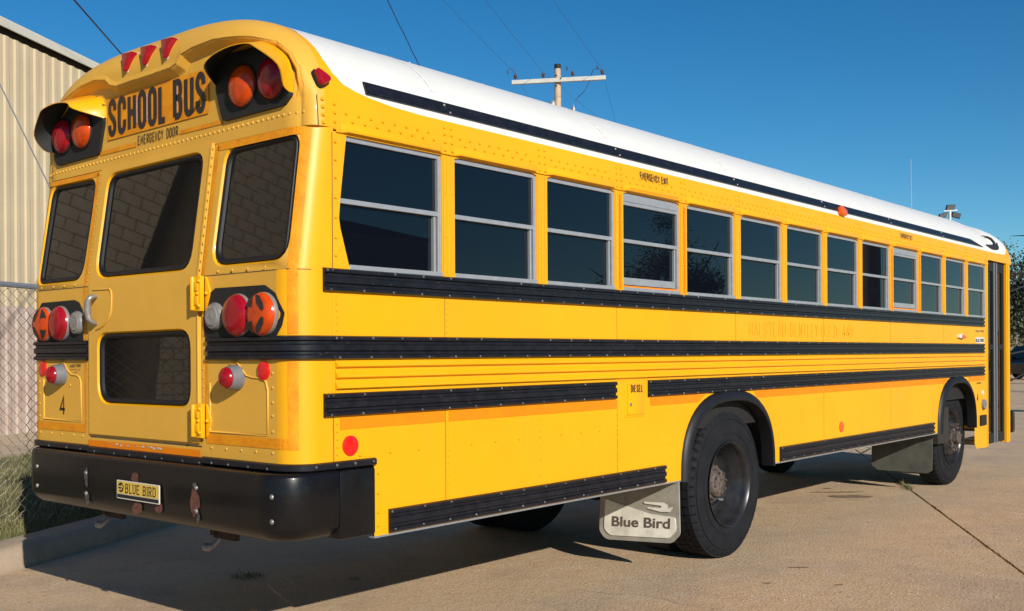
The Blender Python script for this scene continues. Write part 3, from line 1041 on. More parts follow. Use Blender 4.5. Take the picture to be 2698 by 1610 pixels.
# far floodlight mast
D2 = 60
b0 = at(2503, 600, D2)
fl = thing('floodlight_mast', 'slim mast with three floodlight heads beyond the front of the bus roof', 'light mast', (b0.x, b0.y, 0))
topz = at(2503, 556, D2).z
m = MB(); m.tube([(b0.x, b0.y, 0), (b0.x, b0.y, topz)], [.12, .07], 10); m.build('mast', 'offwhite', fl, smooth=60)
m = MB(); q0, q1 = at(2486, 556, D2), at(2522, 554, D2); m.obox((q0 + q1) / 2, (q1 - q0) / 2, fwd * .04, Vector((0, 0, .03))); m.build('bracket', 'galv', fl)
for (u, v, du, dv_, tilt) in ((2505, 547, 11.5, 7, 0), (2485, 568, 11.5, 6.5, .25), (2520, 567, 11.5, 6, -.25)):
    c = at(u, v, D2 - .1)
    sx, sz = du / FOC * D2, dv_ / FOC * D2
    ax = rt0 * sx * math.cos(tilt) + Vector((0, 0, sx * math.sin(tilt)))
    az = Vector((0, 0, sz)) - fwd * .1
    m = MB(); m.obox(c + fwd * .06, ax, fwd * .05, az * 1.0); hd = m.build('floodlight', 'matte', fl, bevel=.01)
    m = MB(); m.obox(c - fwd * .01, ax * .88, fwd * .02, az * .82); m.build('lens', 'greylamp', hd)

# ================================================================== THE BUS
bus = thing('school_bus', 'long yellow school bus with white roof and black rub rails seen from behind', 'school bus', (0, 5.6, 0))
XS = 1.22          # half width
HR = .66           # roof rise
ZB = 2.5
CR = .13           # rear corner radius
YE = 11.28         # front end


def yr(z):
    return 0 if z < 1.857 else (.087 * (z - 1.857) / .643 if z < 2.505 else .085)


def rear(a, b, d=0):
    y = yr(b)
    x = abs(a)
    if x > XS - CR:
        q = min(.999, (x - (XS - CR)) / CR)
        ny = math.sqrt(1 - q * q)
        s_ = 1 if a > 0 else -1
        return (s_ * (XS - CR + (CR + d) * q), y + CR - (CR + d) * ny, b)
    return (a, y - d, b)


def crown(a, b, d=0):
    return (a, .082 - d, b)


def side(a, b, d=0):
    return (XS + d, a, b)


def side_left(a, b, d=0):
    return (-XS - d, a, b)


EXR = 2.5
EXL = 3.05


def ex_th(th):
    t = max(0, min(1, (th - R(55)) / R(70)))
    return EXR + (EXL - EXR) * t * t * (3 - 2 * t)


def exf(y):
    return 3.5 * max(0, min(1, (y - 10.6) / .9))


def ex(y):
    return EXR + exf(y)


def xz(z, h=HR, e=2.5):
    return XS * (max(0, 1 - (max(0, z - ZB) / h) ** e)) ** (1 / e)


def roofside(a, b, d=0):
    e = .01
    q = ex(a)
    n = Vector((2 * e, 0, -(xz(b + e, e=q) - xz(b - e, e=q)))).normalized() if b > ZB + .02 else Vector((1, 0, 0))
    return (xz(b, e=q) + n.x * d, a, b + n.z * d)


def prof(th, h=HR, xs=XS, e=None):
    e = e or ex_th(th)
    c, s_ = math.cos(th), math.sin(th)
    lam = ((abs(c) / xs) ** e + (abs(s_) / h) ** e) ** (-1 / e)
    return lam * c, lam * s_


def th_of_z(z, h=HR):
    z = min(z, ZB + h * .9995)
    return math.atan2(z - ZB, xz(z, h))


# ---- crown (rear cap) with its recessed panel
REC = [(1.135, 2.45), (1.146, 2.60), (1.155, 2.69), (1.132, 2.766), (1.073, 2.843), (.995, 2.902), (.84, 2.949), (.735, 2.968), (.571, 2.986), (.40, 2.979), (.305, 2.964), (.262, 2.928),
       (.215, 2.915), (0, 2.912), (-.164, 2.913), (-.30, 2.910), (-.365, 2.928), (-.411, 2.962), (-.526, 2.981), (-.674, 2.972), (-.797, 2.946), (-.947, 2.906), (-1.06, 2.84), (-1.12, 2.766), (-1.146, 2.69), (-1.138, 2.60), (-1.13, 2.45)]


def sdist(px, pz, poly):
    inside = False
    best = 9
    n = len(poly)
    for i in range(n):
        x0, z0 = poly[i - 1]
        x1, z1 = poly[i]
        if (z0 > pz) != (z1 > pz) and px < (x1 - x0) * (pz - z0) / (z1 - z0) + x0:
            inside = not inside
        dx, dz = x1 - x0, z1 - z0
        t = max(0, min(1, ((px - x0) * dx + (pz - z0) * dz) / (dx * dx + dz * dz)))
        best = min(best, math.hypot(px - x0 - t * dx, pz - z0 - t * dz))
    return best if inside else -best


Y0 = .040
def cap_r(th): return .13 + .09 * math.sin(th)
def cap_y(x, z):
    """forward offset of the rear cap surface at (x, z above ZB)"""
    th = math.atan2(max(z, 0), x)
    X, Z = prof(th)
    H = math.hypot(X, Z)
    d = max(0, (1 - math.hypot(x, z) / H)) * H * (.75 + .25 * abs(math.sin(th)))
    r = cap_r(th)
    y = Y0 + (r - math.sqrt(max(0, r * r - (r - d) ** 2)) if d < r else 0)
    sd = sdist(x, z + ZB, REC)
    k = max(0, min(1, sd / .040))
    k = k * k * (3 - 2 * k)
    if abs(x) > 1.0:
        q = max(0, min(1, (2.80 - z - ZB) / .17)) * max(0, min(1, (abs(x) - 1.0) / .08))
        k = max(k, q)
    k *= min(1, d / .06)
    y += .045 * k
    if sd <= 0 and sd > -.03:
        q = 1 + sd / .03
        y -= .006 * q * q * (3 - 2 * q) * (1 - k)
    return y


mb = MB()
NT, NL = 600, 270
rows = []
for i in range(NL + 1):
    lam = i / NL
    row = []
    for j in range(NT + 1):
        X, Z = prof(PI * j / NT)
        row.append((X * lam, cap_y(X * lam, Z * lam), ZB + Z * lam))
    rows.append(row)
mb.grid(rows, False)
mb.grid([[(x, y, z - .001) for x, y, z in [r[0] for r in rows][::-1] + [r[-1] for r in rows]], [(x, max(y, yr(2.49) + .004) + .04, z - .001) for x, y, z in [r[0] for r in rows][::-1] + [r[-1] for r in rows]]])
mb.build('rear_crown', 'yellow_rear', bus, smooth=50)
# ---- roof: yellow band, white skin, yellow side strips
def zb(y):
    P = [(.24, 2.83), (.262, 2.765), (.31, 2.715), (.38, 2.694), (.45, 2.68), (.6, 2.663), (.8, 2.655), (10.90, 2.655), (11.0, 2.662), (11.07, 2.70), (11.11, 2.77), (11.14, 2.86)]
    if y <= P[0][0]: return P[0][1]
    for (a, b), (c, d) in zip(P, P[1:]):
        if y <= c: return b + (d - b) * (y - a) / (c - a)
    return P[-1][1]
def hf(y):
    if y < 10.2: return HR
    return max(.02, HR * (1 - ((y - 10.2) / 1.2) ** 2) ** (1 / 2.2)) if y < 11.4 else .02
def xsf(y):
    return XS if y < 11.26 else XS - .14 * (1 - math.sqrt(max(0, 1 - ((y - 11.26) / .141) ** 2)))
NR = 96
def ring(y, t0, t1, n, h=None, xs=None, sag=0):
    out = []
    for j in range(n + 1):
        th = t0 + (t1 - t0) * j / n
        X, Z = prof(th, h or hf(y), xs or xsf(y), ex_th(th) + exf(y))
        out.append((X, y, ZB + Z))
    return out
mb = MB()
r0 = [(X, Y0 + cap_r(PI * j / NR), ZB + Z) for j in range(NR + 1) for X, Z in [prof(PI * j / NR)]]
r1 = [(X, .24, Z) for X, _, Z in [(p[0], 0, p[2]) for p in r0]]
r1 = [(p[0], max(.24, r0[j][1] + .004), p[2]) for j, p in enumerate(r0)]
mb.grid([r0, r1])
mb.build('roof_edge_band', 'yellow', bus, smooth=50)
ys = [.24, .25, .262, .285, .31, .34, .38, .45, .52, .6, .7, .8, 1.2] + [2 + k for k in range(8)] + [10, 10.2, 10.3, 10.4, 10.5, 10.6, 10.7, 10.8, 10.9, 10.95, 11.0, 11.04, 11.07, 11.09, 11.11, 11.125, 11.14]
mb = MB()
rows = []
for y in ys:
    h = hf(y)
    zz = min(zb(y), ZB + h * .97)
    X = xsf(y) * (max(1e-4, 1 - ((zz - ZB) / h) ** ex(y))) ** (1 / ex(y))
    tb = math.atan2(zz - ZB, X)
    XL = xsf(y) * (max(1e-4, 1 - ((zz - ZB) / h) ** (EXL + exf(y)))) ** (1 / (EXL + exf(y)))
    rows.append(ring(y, tb, PI - math.atan2(zz - ZB, XL), NR))
    if y == .24:
        rows[-1] = [(p[0], max(p[1], .262) if p[2] > 3.0 else p[1], p[2]) for p in rows[-1]]
mb.grid(rows)
mb.build('roof', 'white', bus, smooth=50)
for sgn in (1, -1):
    mb = MB()
    rows = []
    for y in ys:
        h = hf(y)
        zz = min(zb(y), ZB + h * .97)
        low = 2.478 if y < 10.2 else 2.553
        row = [(sgn * (xsf(y) - (.0)), y, low), (sgn * xsf(y), y, max(low + .002, ZB + .002))]
        for k in range(1, 9):
            z = ZB + max(low - ZB, 0) + (zz - ZB - max(low - ZB, 0)) * k / 8
            q_ = (EXR if sgn > 0 else EXL) + exf(y)
            X = xsf(y) * (max(1e-4, 1 - ((z - ZB) / h) ** q_)) ** (1 / q_)
            row.append((sgn * X, y, z))
        rows.append(row)
    mb.grid(rows)
    # rear continuation from y=.17 to .24
    r_ = [[(sgn * prof(t)[0], yy, ZB + prof(t)[1]) for t in [0, .03, .08]] for yy in (.17, .24)]
    mb.build('roof_side_strip', 'yellow', bus, smooth=50)
# front cap (yellow beyond the white)
mb = MB()
rows = []
for y in [11.14, 11.18, 11.22, 11.26, 11.30, 11.33, 11.36, 11.38, 11.39, 11.397]:
    rows.append(ring(y, 0, PI, 48))
    rows[-1][0] = (rows[-1][0][0], y, 2.553); rows[-1][-1] = (rows[-1][-1][0], y, 2.553)
mb.grid(rows)
mb.build('front_cap', 'yellow', bus, smooth=50)
# lower fascia of crown corner (side view overlap plate edge)
# ---- rear skin
DX = .522
mbl = MB()
def arcpts(sgn, n=10):
    return [sgn * (XS - CR + CR * math.sin(PI / 2 * k / n)) for k in range(n + 1)]
WL = rpoly([(-1.098, 2.474), (-.578, 2.468), (-.606, 1.89), (-1.135, 1.887)], [.09, .09, .12, .07])
WR_ = rpoly([(1.150, 2.482), (.604, 2.474), (.586, 1.893), (1.148, 1.893)], [.08, .09, .11, .10])
WC = rpoly([(.452, 2.480), (-.447, 2.468), (-.462, 1.89), (.440, 1.888)], [.09, .09, .12, .11])
WD = rpoly([(.447, 1.612), (-.424, 1.606), (-.424, 1.222), (.447, 1.225)], [.10, .09, .12, .10])
WL, WR_, WC, WD = map(ccw, (WL, WR_, WC, WD))
up_x = XS - CR
fn = rear
for poly, holes in (([(DX, 1.857), (1.16, 1.857), (1.16, 2.5), (DX, 2.5)], [WR_]), ([(-1.16, 1.857), (-DX, 1.857), (-DX, 2.5), (-1.16, 2.5)], [WL]),
                    ([(DX, 1.0), (up_x, 1.0), (up_x, 1.857), (DX, 1.857)], []), ([(-up_x, 1.0), (-DX, 1.0), (-DX, 1.857), (-up_x, 1.857)], []),
                    ([(-DX, .99), (DX, .99), (DX, 1.06), (-DX, 1.06)], []), ([(-DX, 2.495), (DX, 2.495), (DX, 2.52), (-DX, 2.52)], [])):
    o = len(mbl.v)
    panel(mbl, poly, holes, fn)
mbl.build('rear_wall', 'yellow_rear', bus, smooth=35)
for sgn in (1, -1):
    mb = MB()
    rows = []
    for z in (.985, 1.4, 1.857):
        rows.append([rear(x, z, 0) for x in arcpts(sgn)] + [(sgn * XS, yr(z) + .14, z), (sgn * XS, .2095, z)])
    mb.grid(rows)
    rows = []
    for z in (1.857, 2.2, 2.5):
        xs_ = [sgn * (1.16 + (XS - 1.16) * math.sin(PI / 2 * k / 10)) for k in range(11)]
        rows.append([rear(x, z, 0) for x in xs_] + [(sgn * XS, .2095 + max(0, yr(z) - .075), z)])
    mb.grid(rows)
    mb.build('corner_post', 'yellow', bus, smooth=35)
# black box standing for the cabin's shade behind the glass
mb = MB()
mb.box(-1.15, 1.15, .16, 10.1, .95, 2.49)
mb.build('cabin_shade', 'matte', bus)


def window_rear(poly, fn, par, name='rear_window'):
    poly = ccw(poly)
    m = MB()
    m.grid([[fn(a, b, .0) for a, b in poly], [fn(a, b, -.003) for a, b in inset(poly, .002)], [fn(a, b, -.016) for a, b in inset(poly, .011)], [fn(a, b, -.034) for a, b in inset(poly, .013)]], True)
    fr = m.build(name, 'yellow', par, smooth=40)
    m = MB()
    ringd = [(.010, -.03), (.011, -.014), (.015, -.006), (.022, -.005), (.028, -.010), (.032, -.013), (.036, -.022), (.039, -.024)]
    m.grid([[fn(a, b, d) for a, b in inset(poly, i)] for i, d in ringd], True)
    g = m.build('gasket', 'rubber', fr if par in ROOT else par, smooth=60)
    m = MB()
    q = inset(poly, .034)
    m.add([fn(a, b, -.0225) for a, b in q], [tuple(range(len(q)))])
    p_ = m.build('pane', 'glass_rear', fr if par in ROOT else par, fix=False)
    return fr


window_rear(WR_, rear, bus)
window_rear(WL, rear, bus)
# ---- emergency door
DO = .012
def door_fn(a, b, d=0):
    return (a, yr(b) - d - DO, b)
mb = MB()
DP = .512
panel(mb, [(-DP, 1.857), (DP, 1.857), (DP, 2.505), (-DP, 2.505)], [WC], door_fn)
panel(mb, [(-DP, 1.062), (DP, 1.062), (DP, 1.857), (-DP, 1.857)], [WD], door_fn)
edge = [(-DP, 1.062), (DP, 1.062), (DP, 1.857), (DP, 2.505), (-DP, 2.505), (-DP, 1.857)]
mb.grid([[door_fn(a, b, 0) for a, b in edge], [door_fn(a, b, -.03) for a, b in edge]], True)
edoor = mb.build('emergency_door', 'yellow_rear', bus, smooth=35)
window_rear(WC, door_fn, edoor, 'window_frame')
window_rear(WD, door_fn, edoor, 'window_frame')
# fold line and edge strips
mb = MB(); mb.box(DP - .002, DP + .003, -.019, -.012, 1.07, 1.857)
mb.add([(DP - .002, -.020, 1.857), (DP + .003, -.020, 1.857), (DP + .003, .064, 2.49), (DP - .002, .064, 2.49)], [(0, 1, 2, 3)])
mb.build('edge_strip', 'yellow_rear', edoor)
# handle
mb = MB()
hx = -.415
mb.tube([(hx - .012, -.010, 1.798), (hx - .002, -.040, 1.797), (hx - .012, -.056, 1.785), (hx - .020, -.058, 1.76), (hx - .022, -.058, 1.72), (hx - .020, -.054, 1.68), (hx - .006, -.038, 1.660), (hx - .014, -.010, 1.652)], [.010, .013, .016, .018, .018, .016, .013, .010], 12)
mb.build('handle', 'handle', edoor, smooth=60)
mb = MB()
mb.tube([door_fn(a, b, .002) for a, b in [(-.462, 1.836), (-.30, 1.834)] + arc(-.30, 1.80, .03, .034, 90, 0, 5) + [(-.272, 1.74)] + arc(-.462, 1.74, .19, .12, 0, -80, 6)], .0045, 6)
mb.build('handle_recess', 'yellow_rear', edoor, smooth=60)
# hinges
def hinge(z0, z1):
    m = MB()
    m.box(.507, .565, -.036, -.014, z0, z1)
    m.tube([(.507, -.040, z0 + .005), (.507, -.040, z1 - .005)], .012, 10)
    zc = (z0 + z1) / 2
    for a, b in ((zc - .055, zc - .012), (zc + .012, zc + .055)):
        m.box(.517, .548, -.042, -.034, a, b)
    poly = [(.565, z1 - .002), (.575, z1 - .01), (.602, zc + .01), (.602, zc - .01), (.575, z0 + .01), (.565, z0)]
    plate(m, poly, lambda a, b, d: (a, -d, b), .001, .010)
    h = m.build('hinge', 'yellow', edoor, bevel=.0015, smooth=40)
    m = MB()
    for a, b in ((.556, z0 + .025), (.556, z1 - .025), (.585, zc), (.545, zc)):
        m.lathe([(0, .009), (.008, .009), (.012, .004), (.013, 0)], (a, -.034 if a < .56 else -.012, b), (0, -1, 0), 8)
    for a, b in ((.480, z0 + .015), (.480, z1 - .03), (.455, zc)):
        m.lathe([(0, .008), (.01, .008), (.016, .003), (.017, 0)], (a, -.013, b), (0, -1, 0), 8)
    m.build('hinge_bolts', 'yellow', h, smooth=50)
    m = MB(); m.tube([(.484, -.015, z0 + .01), (.458, -.015, zc), (.484, -.015, z1 - .03)], .003, 5)
    m.build('seal_edge', 'orange_old', h)
hinge(1.69, 1.857)
hinge(1.09, 1.252)
# seams on rear
def seam(name, pts, fn, t=.004, parent=bus, mt='joint', d=.0012):
    m = MB()
    ribbon(m, pts, t, fn, d)
    return m.build(name, mt, parent, fix=False)
seam('seam', [(DX + .01, 1.857), (up_x, 1.857), (1.15, 1.857), (1.19, 1.857), (1.205, 1.857), (1.215, 1.857)], rear)
seam('seam', [(-DX - .01, 1.857), (-up_x, 1.857), (-1.15, 1.857)], rear)
seam('seam', [(-.52, 1.046), (.52, 1.046)], rear, .008)
# ---- tapes
def tape(poly, fn, mt='orange_old', d=.0025, name='reflective_tape', par=bus):
    m = MB()
    poly = ccw(poly)
    m.add([fn(a, b, d) for a, b in poly], [tuple(range(len(poly)))])
    return m.build(name, mt, par, fix=False)
def tape_grid(xs_, zs_, fn, mt='orange_old', d=.0025):
    m = MB()
    m.grid([[fn(x, z, d) for x in xs_] for z in zs_])
    return m.build('reflective_tape', mt, bus, fix=False)
tx = [1.150, 1.16, 1.17, 1.18, 1.187]
tape_grid([.0 + x for x in tx], [1.062, 1.45], rear)
tape_grid(tx, [1.572, 1.855], rear)
tape_grid(tx, [1.86, 2.2, 2.492], rear)
tape_grid([.560, .80, 1.0, 1.088, 1.11, 1.13, 1.148], [1.064, 1.110], rear)
tape_grid([-1.148, -1.13, -1.11, -1.088, -1.0, -.8, -.562], [1.064, 1.109], rear)
tape_grid([.545, .90, 1.088, 1.11, 1.13, 1.15], [2.462, 2.499], rear)
tape([(.555, 1.247), (.570, 1.247), (.572, 1.452), (.556, 1.452)], rear)
tape([(.526, 1.862), (.549, 1.862), (.556, 2.486), (.532, 2.486)], rear)
tape([(.532, 1.57), (.548, 1.57), (.548, 1.69), (.532, 1.69)], rear)
tape([(-.577, 1.115), (-.557, 1.115), (-.557, 1.456), (-.577, 1.456)], rear)
tape([(-.586, 1.566), (-.557, 1.566), (-.557, 1.855), (-.586, 1.855)], rear)
tape([(-.583, 1.862), (-.556, 1.862), (-.556, 2.486), (-.582, 2.486)], rear)
tape_grid([-1.15, -1.13, -1.11, -1.088, -.9, -.56], [2.468, 2.496], rear)
mb = MB(); mb.grid([[(x, y, z) for x in (-.535, .51)] for y, z in ((-.004, .995), (-.006, 1.028))])
mb.build('reflective_tape', 'orange', bus, fix=False)['label'] = 'chipped orange tape under the emergency door'
mb = MB()
rr = random.Random(8)
for i in range(16):
    x, z = -.3 + i * .032 + rr.uniform(-.01, .01), 1.016 + rr.uniform(-.004, .006)
    s_ = rr.uniform(.004, .014)
    P = [(x + s_ * math.cos(a) * rr.uniform(.6, 1.4), -.0075, z + .5 * s_ * math.sin(a) * rr.uniform(.6, 1.4)) for a in (0, .9, 1.9, 2.9, 4, 5.2)]
    mb.fan(P)
tag(mb.build('paint_chips', 'chip', bus, fix=False), kind='stuff')
# ---- SCHOOL BUS sign
tape([(-.465, 2.650), (.474, 2.656), (.474, 2.873), (-.465, 2.877)], crown, 'orange_old', .003, 'sign_panel')
mb = MB()
text(mb, 'SCHOOL BUS', -.452, 2.664, .905, .204, .032, crown, .0055, gap=.26, space=.55)
for x0_ in (-.178, -.086, .178):
    tape(rpoly([(x0_, 2.70), (x0_ + .036, 2.70), (x0_ + .036, 2.835), (x0_, 2.835)], .014, 3), crown, 'fadedpink', .0045, 'faded_patch')
mb.build('sign_lettering', 'ink', bus, fix=False)['label'] = 'black SCHOOL BUS lettering on the faded orange sign'
mb = MB()
text(mb, 'EMERGENCY DOOR', -.163, 2.585, .372, .050, .0055, crown, .001, gap=.45, space=.9)
mb.build('lettering', 'ink', bus, fix=False)['label'] = 'small EMERGENCY DOOR lettering above the rear door'
tape([(.217, 2.588), (.581, 2.588), (.581, 2.609), (.217, 2.607)], crown, 'orange_old', .0005)
tape([(-.546, 2.579), (-.181, 2.580), (-.181, 2.604), (-.546, 2.600)], crown, 'orange_old', .0005)


# ---- warning lamps
def warn(shift, mir, label):
    def X(x): return (-x if mir else x) + shift
    bp = [(.60, 2.595), (1.06, 2.600), (1.098, 2.64), (1.086, 2.74), (1.030, 2.83), (.90, 2.90), (.62, 2.91), (.55, 2.85), (.545, 2.75), (.575, 2.66)]
    if mir: bp = [(.60, 2.585), (1.06, 2.578), (1.098, 2.62)] + bp[3:]
    m = MB()
    plate(m, rpoly([(X(a), b) for a, b in bp], .025, 3), crown, -.02, .012)
    h = m.build('warning_light', 'matte', bus, smooth=35)
    h['label'] = label
    back = [(.54, 2.779), (.548, 2.84), (.60, 2.90), (.74, 2.930), (.86, 2.926), (.94, 2.903), (1.05, 2.83), (1.094, 2.75), (1.099, 2.654)]
    front = [(.541, .004, 2.775), (.632, .130, 2.820), (.695, .135, 2.862), (.832, .135, 2.880), (.965, .135, 2.870), (1.025, .13, 2.843), (1.145, .10, 2.75), (1.125, .055, 2.67), (1.099, .002, 2.654)]
    if mir:
        front = [(x, d, z) for x, d, z in front]
    def sub(P, k=4):
        out = []
        for i in range(len(P) - 1):
            for j in range(k):
                t = j / k
                p0, p1, p2, p3 = [Vector(P[max(0, min(len(P) - 1, q))]) for q in (i - 1, i, i + 1, i + 2)]
                out.append(.5 * ((2 * p1) + (-p0 + p2) * t + (2 * p0 - 5 * p1 + 4 * p2 - p3) * t * t + (-p0 + 3 * p1 - 3 * p2 + p3) * t ** 3))
        out.append(Vector(P[-1]))
        return out
    B = sub([(a, .0, b) for a, b in back])
    F = sub(front)
    cx, cz = .83, 2.72
    def shr(v, k):
        return Vector((cx + (v.x - cx) * k, v.y, cz + (v.z - cz) * k))
    for nm, mt, k in (('visor', 'yellow', 1.0), ('visor_lining', 'matte', .975)):
        m = MB()
        m.grid([[crown(X(p.x), p.z, p.y + .008) for p in [shr(v, k) for v in S]] for S in (([b_ + Vector((0, -.02, 0)) for b_ in B], B, F) if nm == 'visor' else (B, F))])
        m.build(nm, mt, h, smooth=60, fix=True)
    m = MB()
    m.grid([[crown(X(p.x), p.z, p.y + .008) for p in F], [crown(X(p.x), p.z, p.y + .008) for p in [shr(v, .975) for v in F]]])
    m.build('visor_rim', 'yellow', h)
    for (cx_, c) in ((.765, 'amber'), (.985, 'red')):
        px, py, pz = crown(X(cx_), 2.735, .01)
        m = MB()
        m.lathe([(0, .098), (.010, .097), (.022, .091), (.034, .076), (.042, .052), (.047, .025), (.048, 0)], (px, py, pz), (0, -1, 0), 40)
        m.build('lens', c, h, smooth=60)
        m = MB(); m.lathe([(0, .104), (.008, .104), (.012, .099)], (px, py, pz), (0, -1, 0), 40)
        m.build('lens_ring', 'matte', h, smooth=40)


warn(0, False, 'right pair of hooded warning lights')
warn(.055, True, 'left pair of hooded warning lights')
# clearance lamps
for xc in (-.200, -.020, .172):
    m = MB()
    poly = rpoly([(xc - .056, 3.078), (xc + .056, 3.070), (xc + .034, 3.01), (xc + .012, 2.955), (xc - .022, 3.01)], .008, 3)
    y_lo, y_hi = cap_y(xc, 2.965 - ZB), cap_y(xc, 3.075 - ZB)
    f = lambda a, b, d: (a, y_lo + (y_hi - y_lo) * (b - 2.965) / .11 - d, b)
    plate(m, poly, f, -.03, .004)
    b_ = m.build('clearance_light', 'offwhite', bus, smooth=40)
    m = MB()
    pc = [(xc + (a - xc) * .93, 3.022 + (b - 3.022) * .93) for a, b in poly]
    f2 = lambda a, b, d: f(a, b, .001) if d < .01 else (a, y_lo - .026 + .22 * (b - 2.965), b)
    plate(m, pc, f2, .002, .040)
    m.build('lens', 'red', b_, bevel=.006, smooth=40)
m = MB()
poly = rpoly([(.130, 2.763), (.236, 2.712), (.150, 2.660)], .02, 4)
plate(m, poly, roofside, -.01, .010)
b_ = m.build('side_marker_light', 'matte', bus, smooth=40)
m = MB(); plate(m, [(.172 + (a - .172) * .9, 2.712 + (b - 2.712) * .9) for a, b in poly], roofside, .008, .034)
m.build('lens', 'red', b_, bevel=.008, smooth=40)
m = MB(); plate(m, rpoly([(5.93, 2.66), (6.05, 2.655), (6.075, 2.70), (5.99, 2.735), (5.94, 2.72)], .015, 3), roofside, -.01, .04)
m.build('side_marker_light', 'orlens', bus, bevel=.008, smooth=40)
# ---- tail lights
PLR = [(.553, 1.565), (.546, 1.66), (.552, 1.715), (.59, 1.770), (.640, 1.795), (1.012, 1.793), (1.085, 1.755), (1.138, 1.665), (1.125, 1.61), (1.09, 1.562)]
PLL = [(-.586, 1.562), (-.583, 1.66), (-.593, 1.732), (-.63, 1.775), (-.682, 1.790), (-1.046, 1.787), (-1.105, 1.735), (-1.13, 1.66), (-1.10, 1.562)]
for k, (pl, cs) in enumerate(((PLR, ((.645, .064, 'clear'), (.827, .0985, 'red'), (1.012, .0985, 'amber'))), (PLL, ((-.634, .064, 'clear'), (-.818, .0985, 'red'), (-1.005, .0985, 'amber'))))):
    m = MB(); plate(m, rpoly(pl, .02, 3), rear, -.01, .006)
    m.build('lamp_panel', 'matte', bus, smooth=40)
    for cx_, r_, c in cs:
        off = .004
        m = MB()
        m.lathe([(0, r_ + .0005), (.016, r_ + .0), (.020, r_ - .003)], (cx_, -off, 1.663), (0, -1, 0), 40)
        ho = m.build('tail_light' if c != 'clear' else 'reversing_light', 'lampring', bus, smooth=40)
        m = MB()
        m.lathe([(.016, r_ - .001), (.030, r_ - .006), (.042, r_ * .8), (.048, r_ * .45), (.050, 0)] if c != 'clear' else [(.012, r_ - .002), (.024, r_ - .006), (.026, r_ * .7), (.030, r_ * .65), (.028, r_ * .2), (.032, 0)], (cx_, -off, 1.663), (0, -1, 0), 40)
        m.build('lens', c, ho, smooth=50)
        if c == 'amber':
            m = MB()
            sg = 1 if cx_ > 0 else -1
            fz = lambda a, b, d: (a, -.0545 - d + max(0, (math.hypot(a - cx_, b - 1.663) - .055)) * .28, b)
            for q in (1, -1):
                for P in ([(-.085, .035), (-.07, .062), (-.045, .080), (-.030, .085), (-.028, .030), (-.05, .034)],
                          [(-.012, .088), (.020, .080), (.050, .045), (.056, .020), (.046, .012), (.028, .022), (.004, .050)]):
                    m.fan([fz(cx_ + sg * a, 1.663 + q * b, 0) for a, b in P])
            m.build('arrow_mask', 'ink', ho, fix=False)
# strobe / cone lamps and reflectors
for cx_ in (.800, -.828):
    m = MB(); m.lathe([(0, .060), (.03, .058), (.056, .052), (.058, .048)], (cx_, 0, 1.377), (0, -1, 0), 32)
    b_ = m.build('cone_marker_light', 'greylamp', bus, smooth=50)
    m = MB(); m.lathe([(.055, .050), (.070, .046), (.082, .032), (.088, .015), (.089, 0)], (cx_, 0, 1.377), (0, -1, 0), 32)
    m.build('lens', 'red', b_, smooth=60)
for cx_ in (1.000, -1.045):
    m = MB(); m.lathe([(0, .044), (.007, .043), (.009, .038), (.009, 0)], (cx_, 0, 1.410), (0, -1, 0), 28)
    m.build('reflector', 'redbright', bus, smooth=40)
m = MB(); m.lathe([(0, .047), (.007, .046), (.009, .041), (.009, 0)], (XS, .312, 1.065), (1, 0, 0), 28)
m.build('reflector', 'redbright', bus, smooth=40)
m = MB(); m.lathe([(0, .046), (.007, .045), (.009, .038), (.009, 0)], (XS, 5.94, .836), (1, 0, 0), 28)
m.build('reflector', 'orlens', bus, smooth=40)
# embossed access panels, wires
for pts in ([(.745, 1.44), (.775, 1.452), (.804, 1.447), (.84, 1.415), (.87, 1.388), (.918, 1.378), (.988, 1.376), (1.015, 1.36), (1.028, 1.324), (1.029, 1.122), (.590, 1.119), (.590, 1.35)],
            [(-.857, 1.442), (-.83, 1.449), (-.80, 1.444), (-.76, 1.400), (-.718, 1.378), (-.657, 1.374), (-.63, 1.362), (-.616, 1.332), (-.611, 1.122), (-1.035, 1.124), (-1.035, 1.35)]):
    m = MB(); m.tube([rear(a, b, .001) for a, b in pts], .0048, 6); m.build('access_panel_edge', 'yellow_rear', bus, smooth=60)
mb = MB(); text(mb, '4', -.853, 1.150, .066, .108, .013, rear, .003); mb.build('lettering', 'ink', bus, fix=False)['label'] = 'tall black number 4 on the rear left'
mb = MB()
text(mb, 'KANSAS TRUCK', -.735, 1.418, .12, .016, .0026, rear, .003, tilt=.04)
text(mb, 'EQUIPMENT CO', -.732, 1.405, .11, .005, .0012, rear, .003)
text(mb, 'WICHITA', -.690, 1.390, .04, .005, .0012, rear, .003)
mb.build('small_lettering', 'ink', bus, fix=False)
# ---- side wall (right & left)
def archpts(yc, hw=.68, z0=.63, hz=.57, n=26, e=2.5):
    out = []
    for k in range(n + 1):
        t = PI * k / n
        c, s_ = math.cos(t), math.sin(t)
        out.append((yc - hw * math.copysign(abs(c) ** (2 / e), c), z0 + hz * abs(s_) ** (2 / e)))
    return out
A1, A2 = 3.94, 9.105
a1 = archpts(A1)
a2 = archpts(A2, .635)
PY, PW, YW = .7715, .095, .9333
outer = [(.46, .98), (.46, .63)] + a1 + a2 + [(9.74, .43), (9.82, .37), (10.20, .36), (10.20, 2.485), (.255, 2.485), (.255, 1.857), (.25, .98)]
holes = []
WZ0, WZ1 = 1.868, 2.482
W1P = [(.300, 2.476), (.262, 2.185), (.254, 2.096), (.262, 2.05), (.318, WZ0), (YW, WZ0), (YW, 2.476)]
holes.append(ccw(W1P))
for k in range(1, 13):
    y1 = YW + PY * k
    y0_ = y1 - PY + PW
    holes.append(ccw([(y0_, WZ0), (y1, WZ0), (y1, 2.470), (y1 - .03, 2.478), (y0_ + .04, 2.478), (y0_, 2.470)]))
